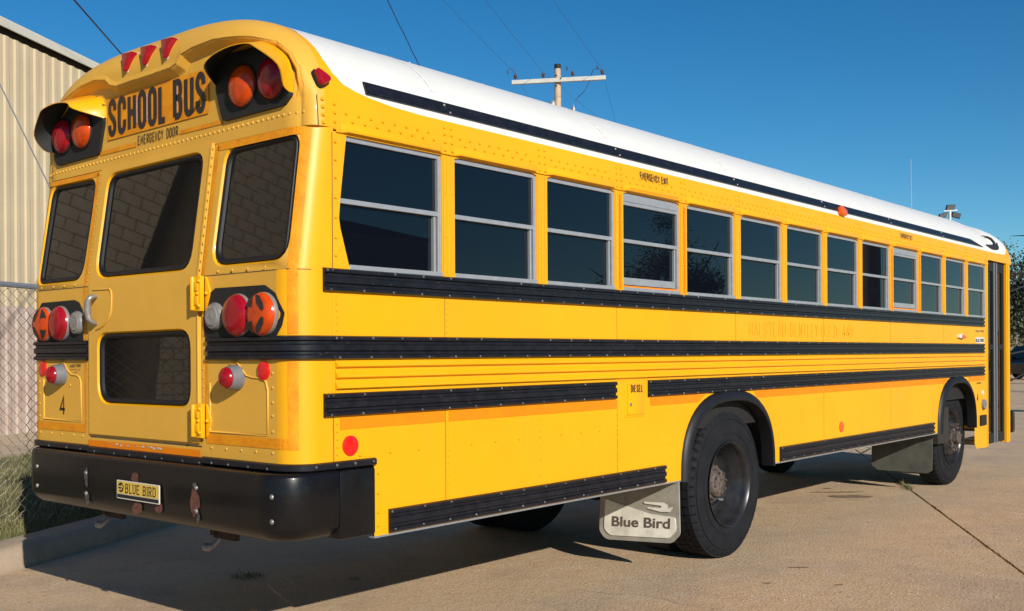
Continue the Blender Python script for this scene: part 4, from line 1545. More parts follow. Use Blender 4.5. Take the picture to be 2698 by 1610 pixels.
outer[-3] = (.250, 2.485)
# keep w1 hole inside the wall polygon
outer = [(.46, .98), (.46, .63)] + a1 + a2 + [(9.74, .43), (9.82, .37), (10.20, .36), (10.20, 2.485), (.21, 2.485), (.21, .98)]
mb = MB()
panel(mb, outer, holes, side)
for h in holes:
    mb.grid([[side(a, b, 0) for a, b in h], [side(a, b, -.035) for a, b in h]], True)
sw = mb.build('side_wall', 'yellow', bus, fix=False)
swl = dup(sw, bus); swl.scale.x = -1
seam('seam', [(.214, .99), (.214, 1.2)], side, .004)
seam('seam', [(.214, 1.87), (.214, 2.48)], side, .004)
for y in (.949, 2.492, 4.03, 5.575, 7.12, 8.66):
    seam('seam', [(y, .75), (y, 1.20)] if y not in (4.03,) else [(y, 1.19), (y, 1.2)], side, .0035)
    seam('seam', [(y, 1.56), (y, 1.76)], side, .0035)
# crown lower lip over windows
for y0_, y1 in [(.3, .905)] + [(YW + PY * (k - 1) + PW + .03, YW + PY * k - .03) for k in range(1, 13)]:
    m = MB()
    yc = (y1 - y0_)
    P = []
    for y, dx_, dz in ((y0_ - .035, 0, 0), (y0_, .016, .012), (y1, .016, .012), (y1 + .03, 0, 0)):
        P.append([(XS + .001, y, 2.520 + dz), (XS + .003 + dx_, y, 2.492 + dz * .4), (XS + .001 + dx_, y, 2.484 + dz * .4), (XS + .0, y, 2.482)])
    m.grid(P)
    m.build('drip_rail', 'yellow', bus, smooth=30)
# ---- side windows
def sbox(m, y0_, y1, z0, z1, x0, x1, mi=0):
    m.box(XS + x0, XS + x1, y0_, y1, z0, z1, mi)
def std_window(y1, y0_, emer=False):
    m = MB()
    zt, zbm = 2.470, WZ0
    # outer frame
    sbox(m, y0_, y1, zt - .016, zt + .006, -.032, -.012)
    sbox(m, y0_, y1, zbm, zbm + .022, -.032, .004)
    sbox(m, y1 - .022, y1, zbm + .022, zt - .016, -.032, -.006)
    sbox(m, y0_, y0_ + .004, zbm + .022, zt - .016, -.032, -.008)
    if emer:
        sbox(m, y0_ + .004, y1 - .0225, 2.400, zt - .0165, -.028, -.0075)
        sbox(m, y0_ + .005, y1 - .024, 2.422, 2.428, -.0072, -.003)
    f = m.build('emergency_window' if emer else 'side_window', 'alu', bus, bevel=.0015)
    m = MB(); sbox(m, y0_ + .004, y1 - .022, 2.167, 2.190, -.030, -.008); m.build('mid_rail', 'alu', f, bevel=.002)
    m = MB()
    sbox(m, y1 - .044, y1 - .030, zbm + .022, 2.167, -.034, -.016)
    if emer:
        sbox(m, y0_ + .004, y1 - .044, 1.905, 1.950, -.030, -.008)
    m.build('lower_sash', 'alu', f, bevel=.0015)
    m = MB(); sbox(m, y0_ + .004, y1 - .022, 2.19, 2.40 if emer else zt - .016, -.0265, -.024); m.build('pane', 'glass', f)
    m = MB(); sbox(m, y0_ + .004, y1 - .044, zbm + .022, 2.167, -.036, -.034); m.build('pane', 'glass', f)
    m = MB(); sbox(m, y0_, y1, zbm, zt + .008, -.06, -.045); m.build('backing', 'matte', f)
    return f
w0 = std_window(YW + PY, YW + PW)
wins = [w0]
for k in range(2, 13):
    if k in (3, 9): continue
    wins.append(dup(w0, bus, (0, PY * (k - 1), 0)))
e0 = std_window(YW + 3 * PY, YW + 2 * PY + PW, True)
wins += [e0, dup(e0, bus, (0, PY * 6, 0))]
# first window with slanted rear edge
m = MB()
w1 = ccw(W1P)
sbox(m, .296, YW, 2.454, 2.476, -.032, -.012)
sbox(m, .315, YW, WZ0, WZ0 + .022, -.032, .004)
sbox(m, YW - .022, YW, WZ0 + .022, 2.454, -.032, -.006)
f1 = m.build('side_window', 'alu', bus, bevel=.0015)
f1['label'] = 'rearmost side window with a slanted rear edge'
m = MB(); sbox(m, .255, YW - .022, 2.167, 2.190, -.030, -.008); m.build('mid_rail', 'alu', f1, bevel=.002)
m = MB(); sbox(m, YW - .044, YW - .030, WZ0 + .022, 2.167, -.034, -.016); m.build('lower_sash', 'alu', f1)
m = MB(); m.add([side(a, b, -.026) for a, b in [(.262, 2.18), (YW - .02, 2.18), (YW - .02, 2.476), (.300, 2.476)]], [(0, 1, 2, 3)]); m.build('pane', 'glass', f1, fix=False)
m = MB(); m.add([side(a, b, -.034) for a, b in [(.250, 2.18), (.25, 2.05), (.31, WZ0), (YW - .03, WZ0), (YW - .03, 2.18)]], [(0, 1, 2, 3, 4)]); m.build('pane', 'glass', f1, fix=False)
wins.append(f1)
for w_ in wins:
    c = dup(w_, bus); c.scale.x = -1
    if 'label' in c: del c['label']
# pillars
p0 = None
for k in range(12):
    y = YW + PY * k
    if p0 is None:
        m = MB()
        m.box(XS, XS + .006, y + .008, y + .087, WZ0 - .002, 2.474)
        m.box(XS + .006, XS + .009, y + .028, y + .034, WZ0 + .02, 2.474)
        m.box(XS + .006, XS + .009, y + .060, y + .066, WZ0 + .02, 2.474)
        p0 = m.build('pillar', 'yellow', bus, bevel=.002)
    else:
        dup(p0, bus, (0, PY * k, 0))
# tapes round emergency windows
for ka in (3, 9):
    y1 = YW + PY * ka
    y0_ = y1 - PY + PW
    for ya in (y0_ - .056, y1 + .040):
        m = MB()
        L_, R_ = [], []
        rr = random.Random(ka)
        for i in range(25):
            z = 1.88 + i * .0240
            L_.append((XS + .0103, ya + rr.uniform(-.001, .001), z)); R_.append((XS + .0103, ya + .022 + rr.uniform(-.003, .003), z))
        m.grid([R_, L_]); m.build('reflective_tape', 'orange', bus, fix=False)
    tape([(y0_ + .002, 1.87), (y1 - .01, 1.87), (y1 - .01, 1.900), (y0_ + .002, 1.900)], side, 'orange', -.004)
    m = MB(); m.grid([[(XS + .0185, y0_ + .05 + (y1 - y0_ - .1) * i / 12, z) for i in range(13)] for z in (2.494, 2.506)]); m.build('reflective_tape', 'orange', bus, fix=False)
mb = MB(); text(mb, 'EMERGENCY EXIT', 2.766, 2.578, .340, .049, .0062, roofside, .007, gap=.4, space=.8); mb.build('lettering', 'ink', bus, fix=False)['label'] = 'EMERGENCY EXIT lettering over the nearer emergency window'
mb = MB(); text(mb, 'EMERGENCY EXIT', 7.402, 2.577, .335, .049, .0062, roofside, .007, gap=.4, space=.8); mb.build('lettering', 'ink', bus, fix=False)['label'] = 'EMERGENCY EXIT lettering over the farther emergency window'
# ---- roof seams and black roof stripe
s0 = None
for k, y in enumerate((.945, 2.49, 4.03, 5.575, 7.12, 8.66, 10.2)):
    m = MB()
    P = [prof(PI * j / 60) for j in range(61)]
    P = [P[0]] + P
    if s0 is None:
        yb = y
        P = [p for p in P if p[1] > .27]
        m.grid([[(X * k_, y + dy, ZB + Z * k_) for X, Z in P] for dy, k_ in ((0, 1.0005), (.002, 1.0018), (.02, 1.0016), (.024, 1.0005))])
        m.grid([[(X * 1.0008, y - dy, ZB + Z * 1.0008) for X, Z in P] for dy in (.0, .006)], mi=1)
        s0 = m.build('roof_seam', ['white', 'flapgrey'], bus, smooth=60)
    else:
        dup(s0, bus, (0, y - yb, 0))
zl, zh = 2.690, 2.752
ysr = [.44] + [1 + .5 * k for k in range(18)] + [9.75]
def stripe(mb, sgn):
    rows = []
    for y in ysr + [9.95, 10.05, 10.15]:
        zt = zh if y < 9.8 else zh - (zh - zl) * (y - 9.75) / .4
        zt = max(zt, zl + .001)
        row = []
        for t, d in ((0, .0), (0, .009), (.12, .012), (.3, .012), (.38, .009), (.62, .009), (.7, .012), (.88, .012), (1, .009), (1, 0)):
            p = roofside(y, zl + (zt - zl) * t, d)
            row.append((sgn * p[0], p[1], p[2]))
        rows.append(row)
    mb.grid(rows)
    mb.fan(rows[0], flip=True)
mb = MB(); stripe(mb, 1); mb.build('roof_stripe', 'black', bus, smooth=30)
mb = MB(); stripe(mb, -1); mb.build('roof_stripe', 'black', bus, smooth=30)
# bird emblem on the front cap
def frontside(a, b, d=0):
    h = hf(a)
    X = xsf(a) * (max(1e-4, 1 - (min(.985, max(0, b - ZB) / h)) ** ex(a))) ** (1 / ex(a))
    return (X + d * .9, a, b + d * .5)
sw_ = [(10.38, 2.846), (10.53, 2.863), (10.67, 2.861), (10.72, 2.84), (10.735, 2.80), (10.722, 2.758), (10.75, 2.762), (10.775, 2.795), (10.795, 2.79), (10.785, 2.73), (10.76, 2.702), (10.69, 2.692), (10.537, 2.692), (10.42, 2.708), (10.299, 2.731), (10.50, 2.744), (10.643, 2.755), (10.67, 2.78), (10.665, 2.815), (10.62, 2.842), (10.50, 2.85)]
mb = MB()
tri = tessellate_polygon([[Vector((a, b, 0)) for a, b in sw_]])
mb.add([frontside(a, b, .010) for a, b in sw_], tri)
mb.build('bird_emblem', 'ink', bus, fix=False)
# ---- rub rails
RP = [(0, 0), (.012, .001), (.020, .006), (.020, .020), (.008, .026), (.008, .036), (.018, .042), (.018, .066), (.008, .072), (.008, .082), (.020, .088), (.020, .102), (.012, .107), (0, .108)]
def sweep(m, profile, path, cap=True):
    rows = [[(x + nx * d, y + ny * d, z) for d, z in profile] for x, y, nx, ny in path]
    m.grid(rows)
    if cap:
        m.fan(rows[0], flip=True)
        m.fan(rows[-1])
def rail(z0, z1, path):
    m = MB()
    k = (z1 - z0) / .108
    sweep(m, [(d, z0 + z * k) for d, z in RP], path)
    return m.build('rub_rail', 'black', bus, smooth=35)
def sidepath(y0_, y1, s_=1, n=8):
    return [(s_ * XS, y0_ + (y1 - y0_) * k / n, s_, 0) for k in range(n + 1)]
def cornerpath(x0, yend, s_=1, off=0, r=CR):
    P = [(s_ * x0, -off, 0, -1)]
    for k in range(13):
        a = PI / 2 * k / 12
        P.append((s_ * (XS - r + r * math.sin(a)), r - r * math.cos(a), s_ * math.sin(a), -math.cos(a)))
    P.append((s_ * XS, yend, s_, 0))
    return P
for s_ in (1, -1):
    rail(1.7615, 1.869, sidepath(.155, 10.10, s_))
    rail(1.200, 1.307, sidepath(.155, 2.47, s_))
    rail(1.200, 1.307, sidepath(2.840, 10.10, s_))
    rail(.636, .749, sidepath(.55, 3.04, s_))
    rail(.636, .749, sidepath(4.735, 8.33, s_))
rail(1.457, 1.566, cornerpath(.577, 10.10))
rail(1.457, 1.566, cornerpath(.530, 10.10, -1))
# yellow ribbed panel between the rails
CP = [(.002, 1.307), (.002, 1.321), (.024, 1.329), (.020, 1.336), (.003, 1.356), (.002, 1.370), (.024, 1.378), (.020, 1.385), (.003, 1.405), (.002, 1.419), (.024, 1.427), (.020, 1.434), (.003, 1.452), (.002, 1.458)]
for s_ in (1, -1):
    m = MB(); sweep(m, CP, sidepath(.224, 10.12, s_)); m.build('ribbed_panel', 'yellow', bus, smooth=35)
# orange tape under rail 3
for a, b in ((.252, .945), (.973, 2.49), (2.872, 3.583), (4.37, 5.56), (5.59, 7.1), (7.14, 8.78), (9.53, 10.135)):
    mm = tape([(a, 1.141), (b, 1.141), (b, 1.194), (a, 1.194)] if a != 2.872 and a != 4.37 and a != 7.14 else
              ([(a, 1.142), (b - .10, 1.142), (b, 1.194), (a, 1.194)] if a == 2.872 else ([(a, 1.142), (b, 1.141), (b, 1.194), (a - .06, 1.194)] if a == 4.37 else [(a, 1.141), (b - .04, 1.141), (b, 1.194), (a, 1.194)])), side, 'orange')
# skirt edge
for a, b in ((.46, 3.26), (4.62, 8.47)):
    m = MB(); m.box(XS - .04, XS + .001, a, b, .622, .631); m.build('skirt_edge', 'galv', bus)
# fuel door
m = MB(); plate(m, rpoly([(2.578, 1.080), (2.794, 1.080), (2.794, 1.292), (2.578, 1.292)], .016, 3), side, -.005, .004); fd = m.build('fuel_door_frame', 'yellow', bus, bevel=.002, smooth=40)
m = MB(); plate(m, rpoly([(2.600, 1.096), (2.782, 1.096), (2.782, 1.284), (2.600, 1.284)], .012, 3), side, .004, .008); m.build('fuel_door', 'yellow', fd, bevel=.002, smooth=40)
seam('door_gap', [(2.5985, 1.094), (2.783, 1.094), (2.783, 1.286), (2.5985, 1.286), (2.5985, 1.094)], side, .0035, fd, 'orange_old', .0055)
m = MB(); m.lathe([(0, .012), (.006, .011), (.009, .005), (.009, 0)], (XS + .008, 2.627, 1.159), (1, 0, 0), 12); m.build('lock', 'chrome', fd, smooth=50)
mb = MB(); text(mb, 'DIESEL', 2.632, 1.234, .136, .048, .0075, side, .010, gap=.4); mb.build('lettering', 'ink', fd, fix=False)
# ghost lettering, decals
for wd, y_, w_ in (('HALSTEAD-BENTLEY', 4.24, 1.235), ('U.S.D.', 5.54, .36), ('440', 5.975, .235)):
    mb = MB(); text(mb, wd, y_, 1.600, w_, .112, .015, side, .0016, gap=.38, space=.6); mb.build('faded_lettering', 'ghost', bus, fix=False)['label'] = 'ghost of the removed lettering ' + wd
tape([(9.775, 1.688), (10.12, 1.688), (10.12, 1.733), (9.775, 1.733)], side, 'yellow_rear', .0016, 'decal')
mb = MB(); text(mb, 'CAUTION', 9.80, 1.697, .30, .027, .007, side, .003); mb.build('lettering', 'rust', bus, fix=False)
tape([(9.775, 1.575), (10.12, 1.572), (10.12, 1.640), (9.775, 1.640)], side, 'offwhite', .0016, 'decal')
mb = MB(); text(mb, 'BLUE BIRD', 9.79, 1.585, .31, .040, .009, side, .003); mb.build('lettering', 'cable', bus, fix=False)
m = MB(); plate(m, rpoly([(9.12, 1.625), (9.30, 1.62), (9.31, 1.655), (9.20, 1.672), (9.13, 1.655)], .015, 3), side, 0, .03); tl = m.build('turn_signal', 'offwhite', bus, bevel=.006, smooth=40)
m = MB(); plate(m, rpoly([(9.20, 1.626), (9.295, 1.624), (9.30, 1.655), (9.20, 1.662)], .01, 3), side, .03, .045); m.build('lens', 'orlens', tl, bevel=.004)
mb = MB(); text(mb, '4', 9.825, .905, .055, .092, .012, side, .003); mb.build('lettering', 'ink', bus, fix=False)
mb = MB(); text(mb, 'KANSAS TRUCK', 9.82, 1.105, .16, .022, .004, side, .003); mb.build('small_lettering', 'ink', bus, fix=False)
m = MB(); m.lathe([(0, .03), (.01, .028), (.012, 0)], (XS, 10.045, 1.0), (1, 0, 0), 20); m.build('reflector', 'offwhite', bus, smooth=40)
m = MB(); m.lathe([(0, .062), (.03, .060), (.034, .045), (.03, .035), (.036, 0)], (XS, 10.06, .865), (1, 0, 0), 24); m.build('cornering_lamp', 'clear', bus, smooth=40)
m = MB(); m.box(XS, XS + .025, 9.93, 10.13, .625, .745); m.build('vent_box', 'matte', bus, bevel=.006)

# ---- bumper
BR = .17
def bpath(x1, y1, xr_, ye, both=True):
    P = []
    if both:
        XL_ = 1.135
        P.append((-XL_, ye, -1, 0))
        for k in range(15):
            a = PI / 2 * k / 14
            P.append((-XL_ + BR - BR * math.cos(a), y1 + BR - BR * math.sin(a), -math.cos(a), -math.sin(a)))
        P.append((-.5, y1, 0, -1)); P.append((.5, y1, 0, -1))
    for k in range(15):
        a = PI / 2 * k / 14
        P.append((xr_ - BR + BR * math.sin(a), y1 + BR - BR * math.cos(a), math.sin(a), -math.cos(a)))
    P.append((xr_, ye, 1, 0))
    return P
BPR = [(-.10, .958), (-.02, .962), (-.006, .956), (0, .940), (.004, .85), (0, .725), (-.006, .708), (-.035, .678), (-.055, .664), (-.09, .658), (-.11, .662)]
m = MB(); sweep(m, BPR, bpath(0, -.09, 1.238, .228), cap=False)
bump = m.build('rear_bumper', 'bumper', bus, smooth=50)
m = MB(); m.add([(-1.05, .0, .66), (1.13, .0, .66), (1.13, .25, .69), (-1.05, .25, .69)], [(0, 1, 2, 3)]); m.build('bumper_underside', 'under', bump)
for s_ in (1, -1):
    m = MB(); x0, x1 = (1.14, 1.236) if s_ > 0 else (-1.133, -1.04)
    m.box(x0, x1, .236, .457, .645, .958); m.build('bumper_end', 'bumper', bus, bevel=.012, smooth=40)
LP = [(0, .962), (.010, .964), (.018, .970), (.018, .994), (.010, .999), (0, 1.0)]
P = cornerpath(.537, .462)
m = MB(); sweep(m, LP, P); m.build('bumper_trim', 'black', bus, smooth=40)
P = cornerpath(.533, .462, -1)
m = MB(); sweep(m, LP, P); m.build('bumper_trim', 'black', bus, smooth=40)
m = MB(); sweep(m, [(0, .955), (.010, .957), (.016, .962), (.016, .988), (.010, .993), (0, .995)], [(-.531, -.002, 0, -1), (.535, -.002, 0, -1)]); m.build('bumper_trim', 'black', bus, smooth=40)
# bolts
m = MB()
for x in (-.935, -.396, .608, 1.146):
    for z in (.865, .757):
        q = 0
        y = -.0935
        if abs(x) > 1.068:
            a = math.asin((abs(x) - 1.068) / .17); y = -.09 + BR - BR * math.cos(a) - .003
        m.lathe([(0, .013), (.004, .012), (.008, .006), (.009, 0)], (x, y, z), (0, -1, 0), 8)
tag(m.build('bolts', 'steel', bump, smooth=50), kind='stuff')
# worn and rusty patches
def patch(cx_, cz_, sx, sz, mt, seed, name='rust_patch', y=-.0955):
    rr = random.Random(seed)
    P = []
    w_ = [rr.uniform(.6, 1.2) for _ in range(7)]
    for k in range(28):
        a = 2 * PI * k / 28
        t = k / 4
        i0 = int(t) % 7
        f_ = t - int(t)
        q = w_[i0] * (1 - f_) + w_[(i0 + 1) % 7] * f_ + rr.uniform(-.07, .07)
        P.append((cx_ + sx * q * math.cos(a), y, cz_ + sz * q * math.sin(a)))
    m = MB(); m.fan(P, flip=True)
    return m.build(name, mt, bump, fix=False)
patch(.085, .872, .042, .026, 'rust', 1); patch(.095, .728, .044, .036, 'rust', 2); patch(.30, .740, .038, .034, 'rust', 3)
patch(.600, .818, .046, .055, 'rust', 4); patch(.600, .782, .034, .05, 'rust', 5, y=-.0965)
patch(.598, .872, .022, .018, 'rail_wear', 6, 'worn_patch', -.0962); patch(.625, .730, .018, .035, 'rail_wear', 7, 'worn_patch')
patch(-.397, .845, .022, .055, 'rail_wear', 8, 'worn_patch'); patch(-.385, .735, .024, .05, 'rail_wear', 9, 'worn_patch')
# number plate
PO = -.108
def pf(a, b, d=0): return (a, PO - d, b)
m = MB(); plate(m, rpoly([(-.067, .762), (.322, .762), (.322, .855), (-.067, .855)], .006, 3), pf, -.004, .0); pl = m.build('name_plate', 'offwhite', bus, bevel=.001)
tape([(-.061, .788), (.316, .788), (.316, .850), (-.061, .850)], pf, 'plate', .0012, 'plate_face', pl)
tape([(-.061, .768), (.316, .768), (.316, .785), (-.061, .785)], pf, 'matte', .0012, 'plate_band', pl)
mb = MB(); text(mb, 'BLUE BIRD', .018, .794, .275, .048, .0065, pf, .002, gap=.42, space=.7, serif=True); mb.build('lettering', 'brown', pl, fix=False)
mb = MB(); mb.fan([pf(-.024 + .026 * math.cos(a), .820 + .025 * math.sin(a), .002) for a in [2 * PI * k / 28 for k in range(28)]]); em = mb.build('round_emblem', 'ink', pl, fix=False)
mb = MB()
ribbon(mb, [(-.046, .822), (-.030, .826), (-.020, .822), (-.012, .832), (-.008, .822), (-.02, .808), (-.048, .810)], .006, pf, .003)
mb.build('bird_mark', 'plate', pl, fix=False)
# tow hooks hanging below the bumper
for x, y in ((-.60, .12), (.46, .10)):
    m = MB()
    m.box(x - .03, x + .15, y + .02, y + .05, .585, .75)
    m.box(x - .03, x + .005, y - .0, y + .3, .60, .72)
    hk = m.build('tow_hook_bracket', 'brown', bus, bevel=.004)
    m = MB(); m.tube([(x + .0, y + .05, .62), (x - .005, y + .03, .57), (x - .01, y + .0, .548), (x - .03, y - .01, .540), (x - .050, y - .01, .542), (x - .066, y - .01, .545)], [.010, .010, .014, .020, .020, .008], 10); m.build('tow_hook', 'drum', hk, smooth=60)

# ---- wheel arches, liners, flares
def flare(pts, name='fender_flare'):
    m = MB()
    yc = (pts[0][0] + pts[-1][0]) / 2
    n = len(pts)
    def ins(i, d):
        a, b = Vector(pts[max(0, i - 1)]), Vector(pts[min(n - 1, i + 1)])
        e = (b - a).normalized()
        nn = Vector((e.y, -e.x))
        p = Vector(pts[i]) + nn * d
        return p
    ext = pts
    rows = []
    for d_in, dx_ in ((-.012, .0), (-.008, .010), (.006, .024), (.030, .036), (.050, .040), (.062, .036), (.064, .0), (.062, -.06)):
        row = []
        for i in range(n):
            p = ins(i, d_in)
            if i in (0, n - 1): p = Vector((p.x, pts[i][1] - .012))
            row.append((XS + dx_, p.x, p.y))
        rows.append(row)
    m.grid(rows)
    return m.build(name, 'rubber', bus, smooth=50)
flare(a1)
flare(a2)
for pts in (a1, a2):
    m = MB()
    m.grid([[(x, y, z) for y, z in pts] for x in (XS - .01, .45)])
    m.add([(.45, y, z) for y, z in pts], [tuple(range(len(pts)))])
    lw = m.build('wheel_well', 'under', bus, smooth=50)
    c = dup(lw, bus); c.scale.x = -1
# floor, chassis
m = MB()
for a, b, xx in ((.16, 3.2, 1.19), (3.2, 4.7, .44), (4.7, 8.4, 1.19), (8.4, 9.8, .44), (9.8, 10.2, 1.19), (10.2, 11.1, .4)): m.box(-xx if a < 10 else -1.19, xx, a, b, .90, .945)
m.build('floor', 'under', bus)
for s_ in (1, -1):
    m = MB(); m.box(s_ * .42 - .04, s_ * .42 + .04, .1, 10.9, .68, .90); m.build('frame_rail', 'under', bus)
for y in (1.0, 2.0, 2.9, 5.3, 6.5, 7.7):
    m = MB(); m.box(-1.15, 1.15, y, y + .05, .78, .9); m.build('cross_member', 'under', bus)
m = MB(); m.box(-.38, .38, 5.2, 7.2, .45, .9); m.build('fuel_tank', 'under', bus, bevel=.05)
m = MB(); m.box(-.9, .5, 9.0, 10.9, .42, .9); m.build('engine_pan', 'under', bus, bevel=.05)
m = MB(); m.tube([(-.8, 3.997, .53), (.8, 3.997, .53)], .075, 12); m.lathe([(-.2, .06), (-.12, .18), (0, .22), (.12, .18), (.2, .06)], (0, 3.997, .53), (0, 1, 0), 20); m.build('rear_axle', 'under', bus, smooth=50)
m = MB(); m.tube([(-.95, 9.29, .45), (.95, 9.29, .45)], .06, 10); m.build('front_axle', 'under', bus, smooth=50)
m = MB(); m.tube([(-.55, .5, .62), (-.55, 8.8, .62)], .05, 12); m.build('exhaust_pipe', 'brown', bus, smooth=50)
m = MB(); m.box(.62, 1.18, 8.6, 8.95, .50, .88); m.build('battery_box', 'under', bus)

# ---- wheels
TR = .531
def tyre(x_out, w, yc, par_name, lug, rimtype):
    m = MB()
    n = 192
    prof_ = [(-.035, .295), (-.012, .302), (-.004, .315), (.0, .345), (-.002, .40), (-.006, .455), (-.012, .490), (-.022, .510), (-.030, TR - .014), (-.046, TR - .003), (-.10, TR), (-w * .5 - .004, TR), (-w * .5, TR), (-w + .10, TR), (-w + .046, TR - .003), (-w + .03, TR - .02), (-w + .006, .45), (-w, .36), (-w + .03, .30)]
    rows = []
    for (t, r) in prof_:
        row = []
        for k in range(n):
            a = 2 * PI * k / n
            ph = k % 4
            rr_ = r
            tt = t
            if r > .505 and lug:
                if ph == 3: rr_ = r - (.022 if lug == 2 else .009)
                if lug == 2 and abs(t + w * .5) < .003 and False: rr_ = r
            row.append((x_out + tt, yc + rr_ * math.cos(a), .53 + rr_ * math.sin(a)))
        rows.append(row)
    m.grid(rows, True)
    t_ = m.build('tyre', 'tyre', par_name, smooth=28)
    # tread grooves: raised circumferential ribs
    m = MB()
    for q in (.06, .115, .165, .22):
        if q < w - .03:
            pr = [(-q, TR - .002), (-q - .002, TR - .014), (-q - .007, TR - .014), (-q - .009, TR - .002)]
    # sidewall rings
    m = MB()
    for r_ in (.36, .372, .470):
        m.lathe([(.0005, r_ - .003), (.0025, r_), (.0005, r_ + .003)], (x_out - (.004 if r_ > .4 else 0), yc, .53), (1, 0, 0), 72)
    m.build('sidewall_ring', 'tyre', t_, smooth=60)
    return t_
def wheel(yc, x_out, w, front):
    e = bpy.data.objects.new('wheel', None)
    col.objects.link(e)
    e.parent = bus
    e.matrix_parent_inverse = Matrix.Translation(-ROOT[bus])
    tyre(x_out, w, yc, e, 1 if front else 2, front)
    c = (x_out, yc, .53)
    if not front:
        m = MB()
        m.lathe([(-.03, .290), (-.004, .304), (.004, .309), (.006, .304), (-.006, .292), (-.03, .282), (-.06, .276), (-.075, .262), (-.15, .256), (-.165, .245), (-.20, .235), (-.225, .20)], c, (1, 0, 0), 64)
        m.build('rim', 'rim', e, smooth=50)
        m = MB(); m.lathe([(-.225, .215), (-.215, .19), (-.205, .145), (-.20, .13)], c, (1, 0, 0), 48); m.build('wheel_disc', 'drum', e, smooth=50)
        m = MB()
        m.lathe([(-.205, .150), (-.17, .142), (-.165, .125), (-.12, .120), (-.115, .105), (-.085, .098), (-.078, .088), (-.075, 0)], c, (1, 0, 0), 32)
        m.build('hub', 'hub', e, smooth=50)
        for k in range(10):
            m = MB()
            a = 2 * PI * k / 10
            m.lathe([(-.205, .016), (-.175, .016), (-.17, .008), (-.165, 0)], (x_out, yc + .168 * math.cos(a), .53 + .168 * math.sin(a)), (1, 0, 0), 6)
            m.build('lug_nut', 'hub', e, smooth=40)
        for k in range(8):
            m = MB()
            a = 2 * PI * k / 8 + .2
            m.lathe([(-.12, .009), (-.065, .009), (-.062, 0)], (x_out, yc + .078 * math.cos(a), .53 + .078 * math.sin(a)), (1, 0, 0), 6)
            m.build('hub_bolt', 'hub', e, smooth=40)
        m = MB()
        for k in range(5):
            a = 2 * PI * k / 5 + .5
            P = [(x_out - .2145, yc + .185 * math.cos(a + b) * q, .53 + .185 * math.sin(a + b) * q) for b, q in ((-.22, .93), (0, .9), (.22, .93), (.22, 1.12), (0, 1.15), (-.22, 1.12))]
            m.fan(P)
            m.build('hand_hole', 'matte', e, fix=False)
            m = MB()
        m = MB(); m.tube([(x_out - .07, yc - .02, .415), (x_out - .10, yc + .08, .400), (x_out - .16, yc + .17, .39)], .008, 6); m.build('valve_stem', 'drum', e, smooth=60)
        m = MB(); m.lathe([(-.25, .30), (-.24, .2), (-.24, 0)], c, (1, 0, 0), 32); m.build('inner_shade', 'under', e)
        # inner dual
        m = MB(); xo = x_out - .33
        m.lathe([(-.02, .30), (0, .34), (-.005, .45), (-.03, TR - .01), (-.05, TR), (-w + .05, TR), (-w + .02, TR - .02), (-w, .35), (-w + .02, .28)], (xo, yc, .53), (1, 0, 0), 96)
        m.build('inner_tyre', 'tyre', e, smooth=40)
    else:
        m = MB()
        m.lathe([(-.03, .290), (-.004, .304), (.004, .309), (.006, .304), (-.006, .292), (-.03, .282), (-.07, .272), (-.09, .25), (-.085, .235), (-.045, .215), (-.010, .19), (.004, .17), (.006, .14), (.006, .09)], c, (1, 0, 0), 64)
        m.build('rim', 'rim', e, smooth=50)
        m = MB()
        for k in range(8):
            a = 2 * PI * k / 8
            P = [(x_out - .030 - (q - 1) * .10, yc + .215 * math.cos(a + b) * q, .53 + .215 * math.sin(a + b) * q) for b, q in ((-.13, .97), (0, .95), (.13, .97), (.13, 1.06), (0, 1.08), (-.13, 1.06))]
            m.fan([(p[0] + .012, p[1], p[2]) for p in P])
            m.build('hand_hole', 'matte', e, fix=False)
            m = MB()
        m = MB()
        m.lathe([(.0, .10), (.02, .098), (.024, .075), (.075, .068), (.082, .055), (.085, 0)], c, (1, 0, 0), 28)
        m.build('hub', 'hub', e, smooth=50)
        for k in range(10):
            m = MB()
            a = 2 * PI * k / 10 + .1
            m.lathe([(.004, .019), (.035, .019), (.04, .012), (.062, .011), (.064, 0)], (x_out, yc + .142 * math.cos(a), .53 + .142 * math.sin(a)), (1, 0, 0), 6)
            m.build('lug_nut', 'hub', e, smooth=40)
        m = MB(); m.lathe([(-.25, .30), (-.15, .2), (-.15, 0)], c, (1, 0, 0), 32); m.build('inner_shade', 'under', e)
    return e
wr = wheel(3.997, 1.183, .29, False)
wf = wheel(9.2945, 1.109, .28, True)
for w_ in (wr, wf):
    c = dup(w_, bus)
    c.scale.x = -1
# tread blocks on the visible rear tyre: transverse blocks joined as one part
m = MB()
rr = random.Random(2)
NB = 56
for k in range(NB):
    a0, a1_ = 2 * PI * (k + .06) / NB, 2 * PI * (k + .90) / NB
    for x0, x1, sh in ((.035, .085, 0), (.094, .141, .25), (.150, .197, -.2), (.206, .256, .1)):
        aa, ab = a0 + sh * .05, a1_ + sh * .05
        P = []
        for r_ in (TR - .012, TR + .002):
            for a in (aa, ab):
                for x in (x0, x1):
                    P.append((1.183 - x, 3.997 + r_ * math.cos(a), .53 + r_ * math.sin(a)))
        m.add(P, [(0, 1, 3, 2), (4, 6, 7, 5), (0, 4, 5, 1), (2, 3, 7, 6), (0, 2, 6, 4), (1, 5, 7, 3)])
tag(m.build('tread_blocks', 'tyre', wr), kind='stuff')
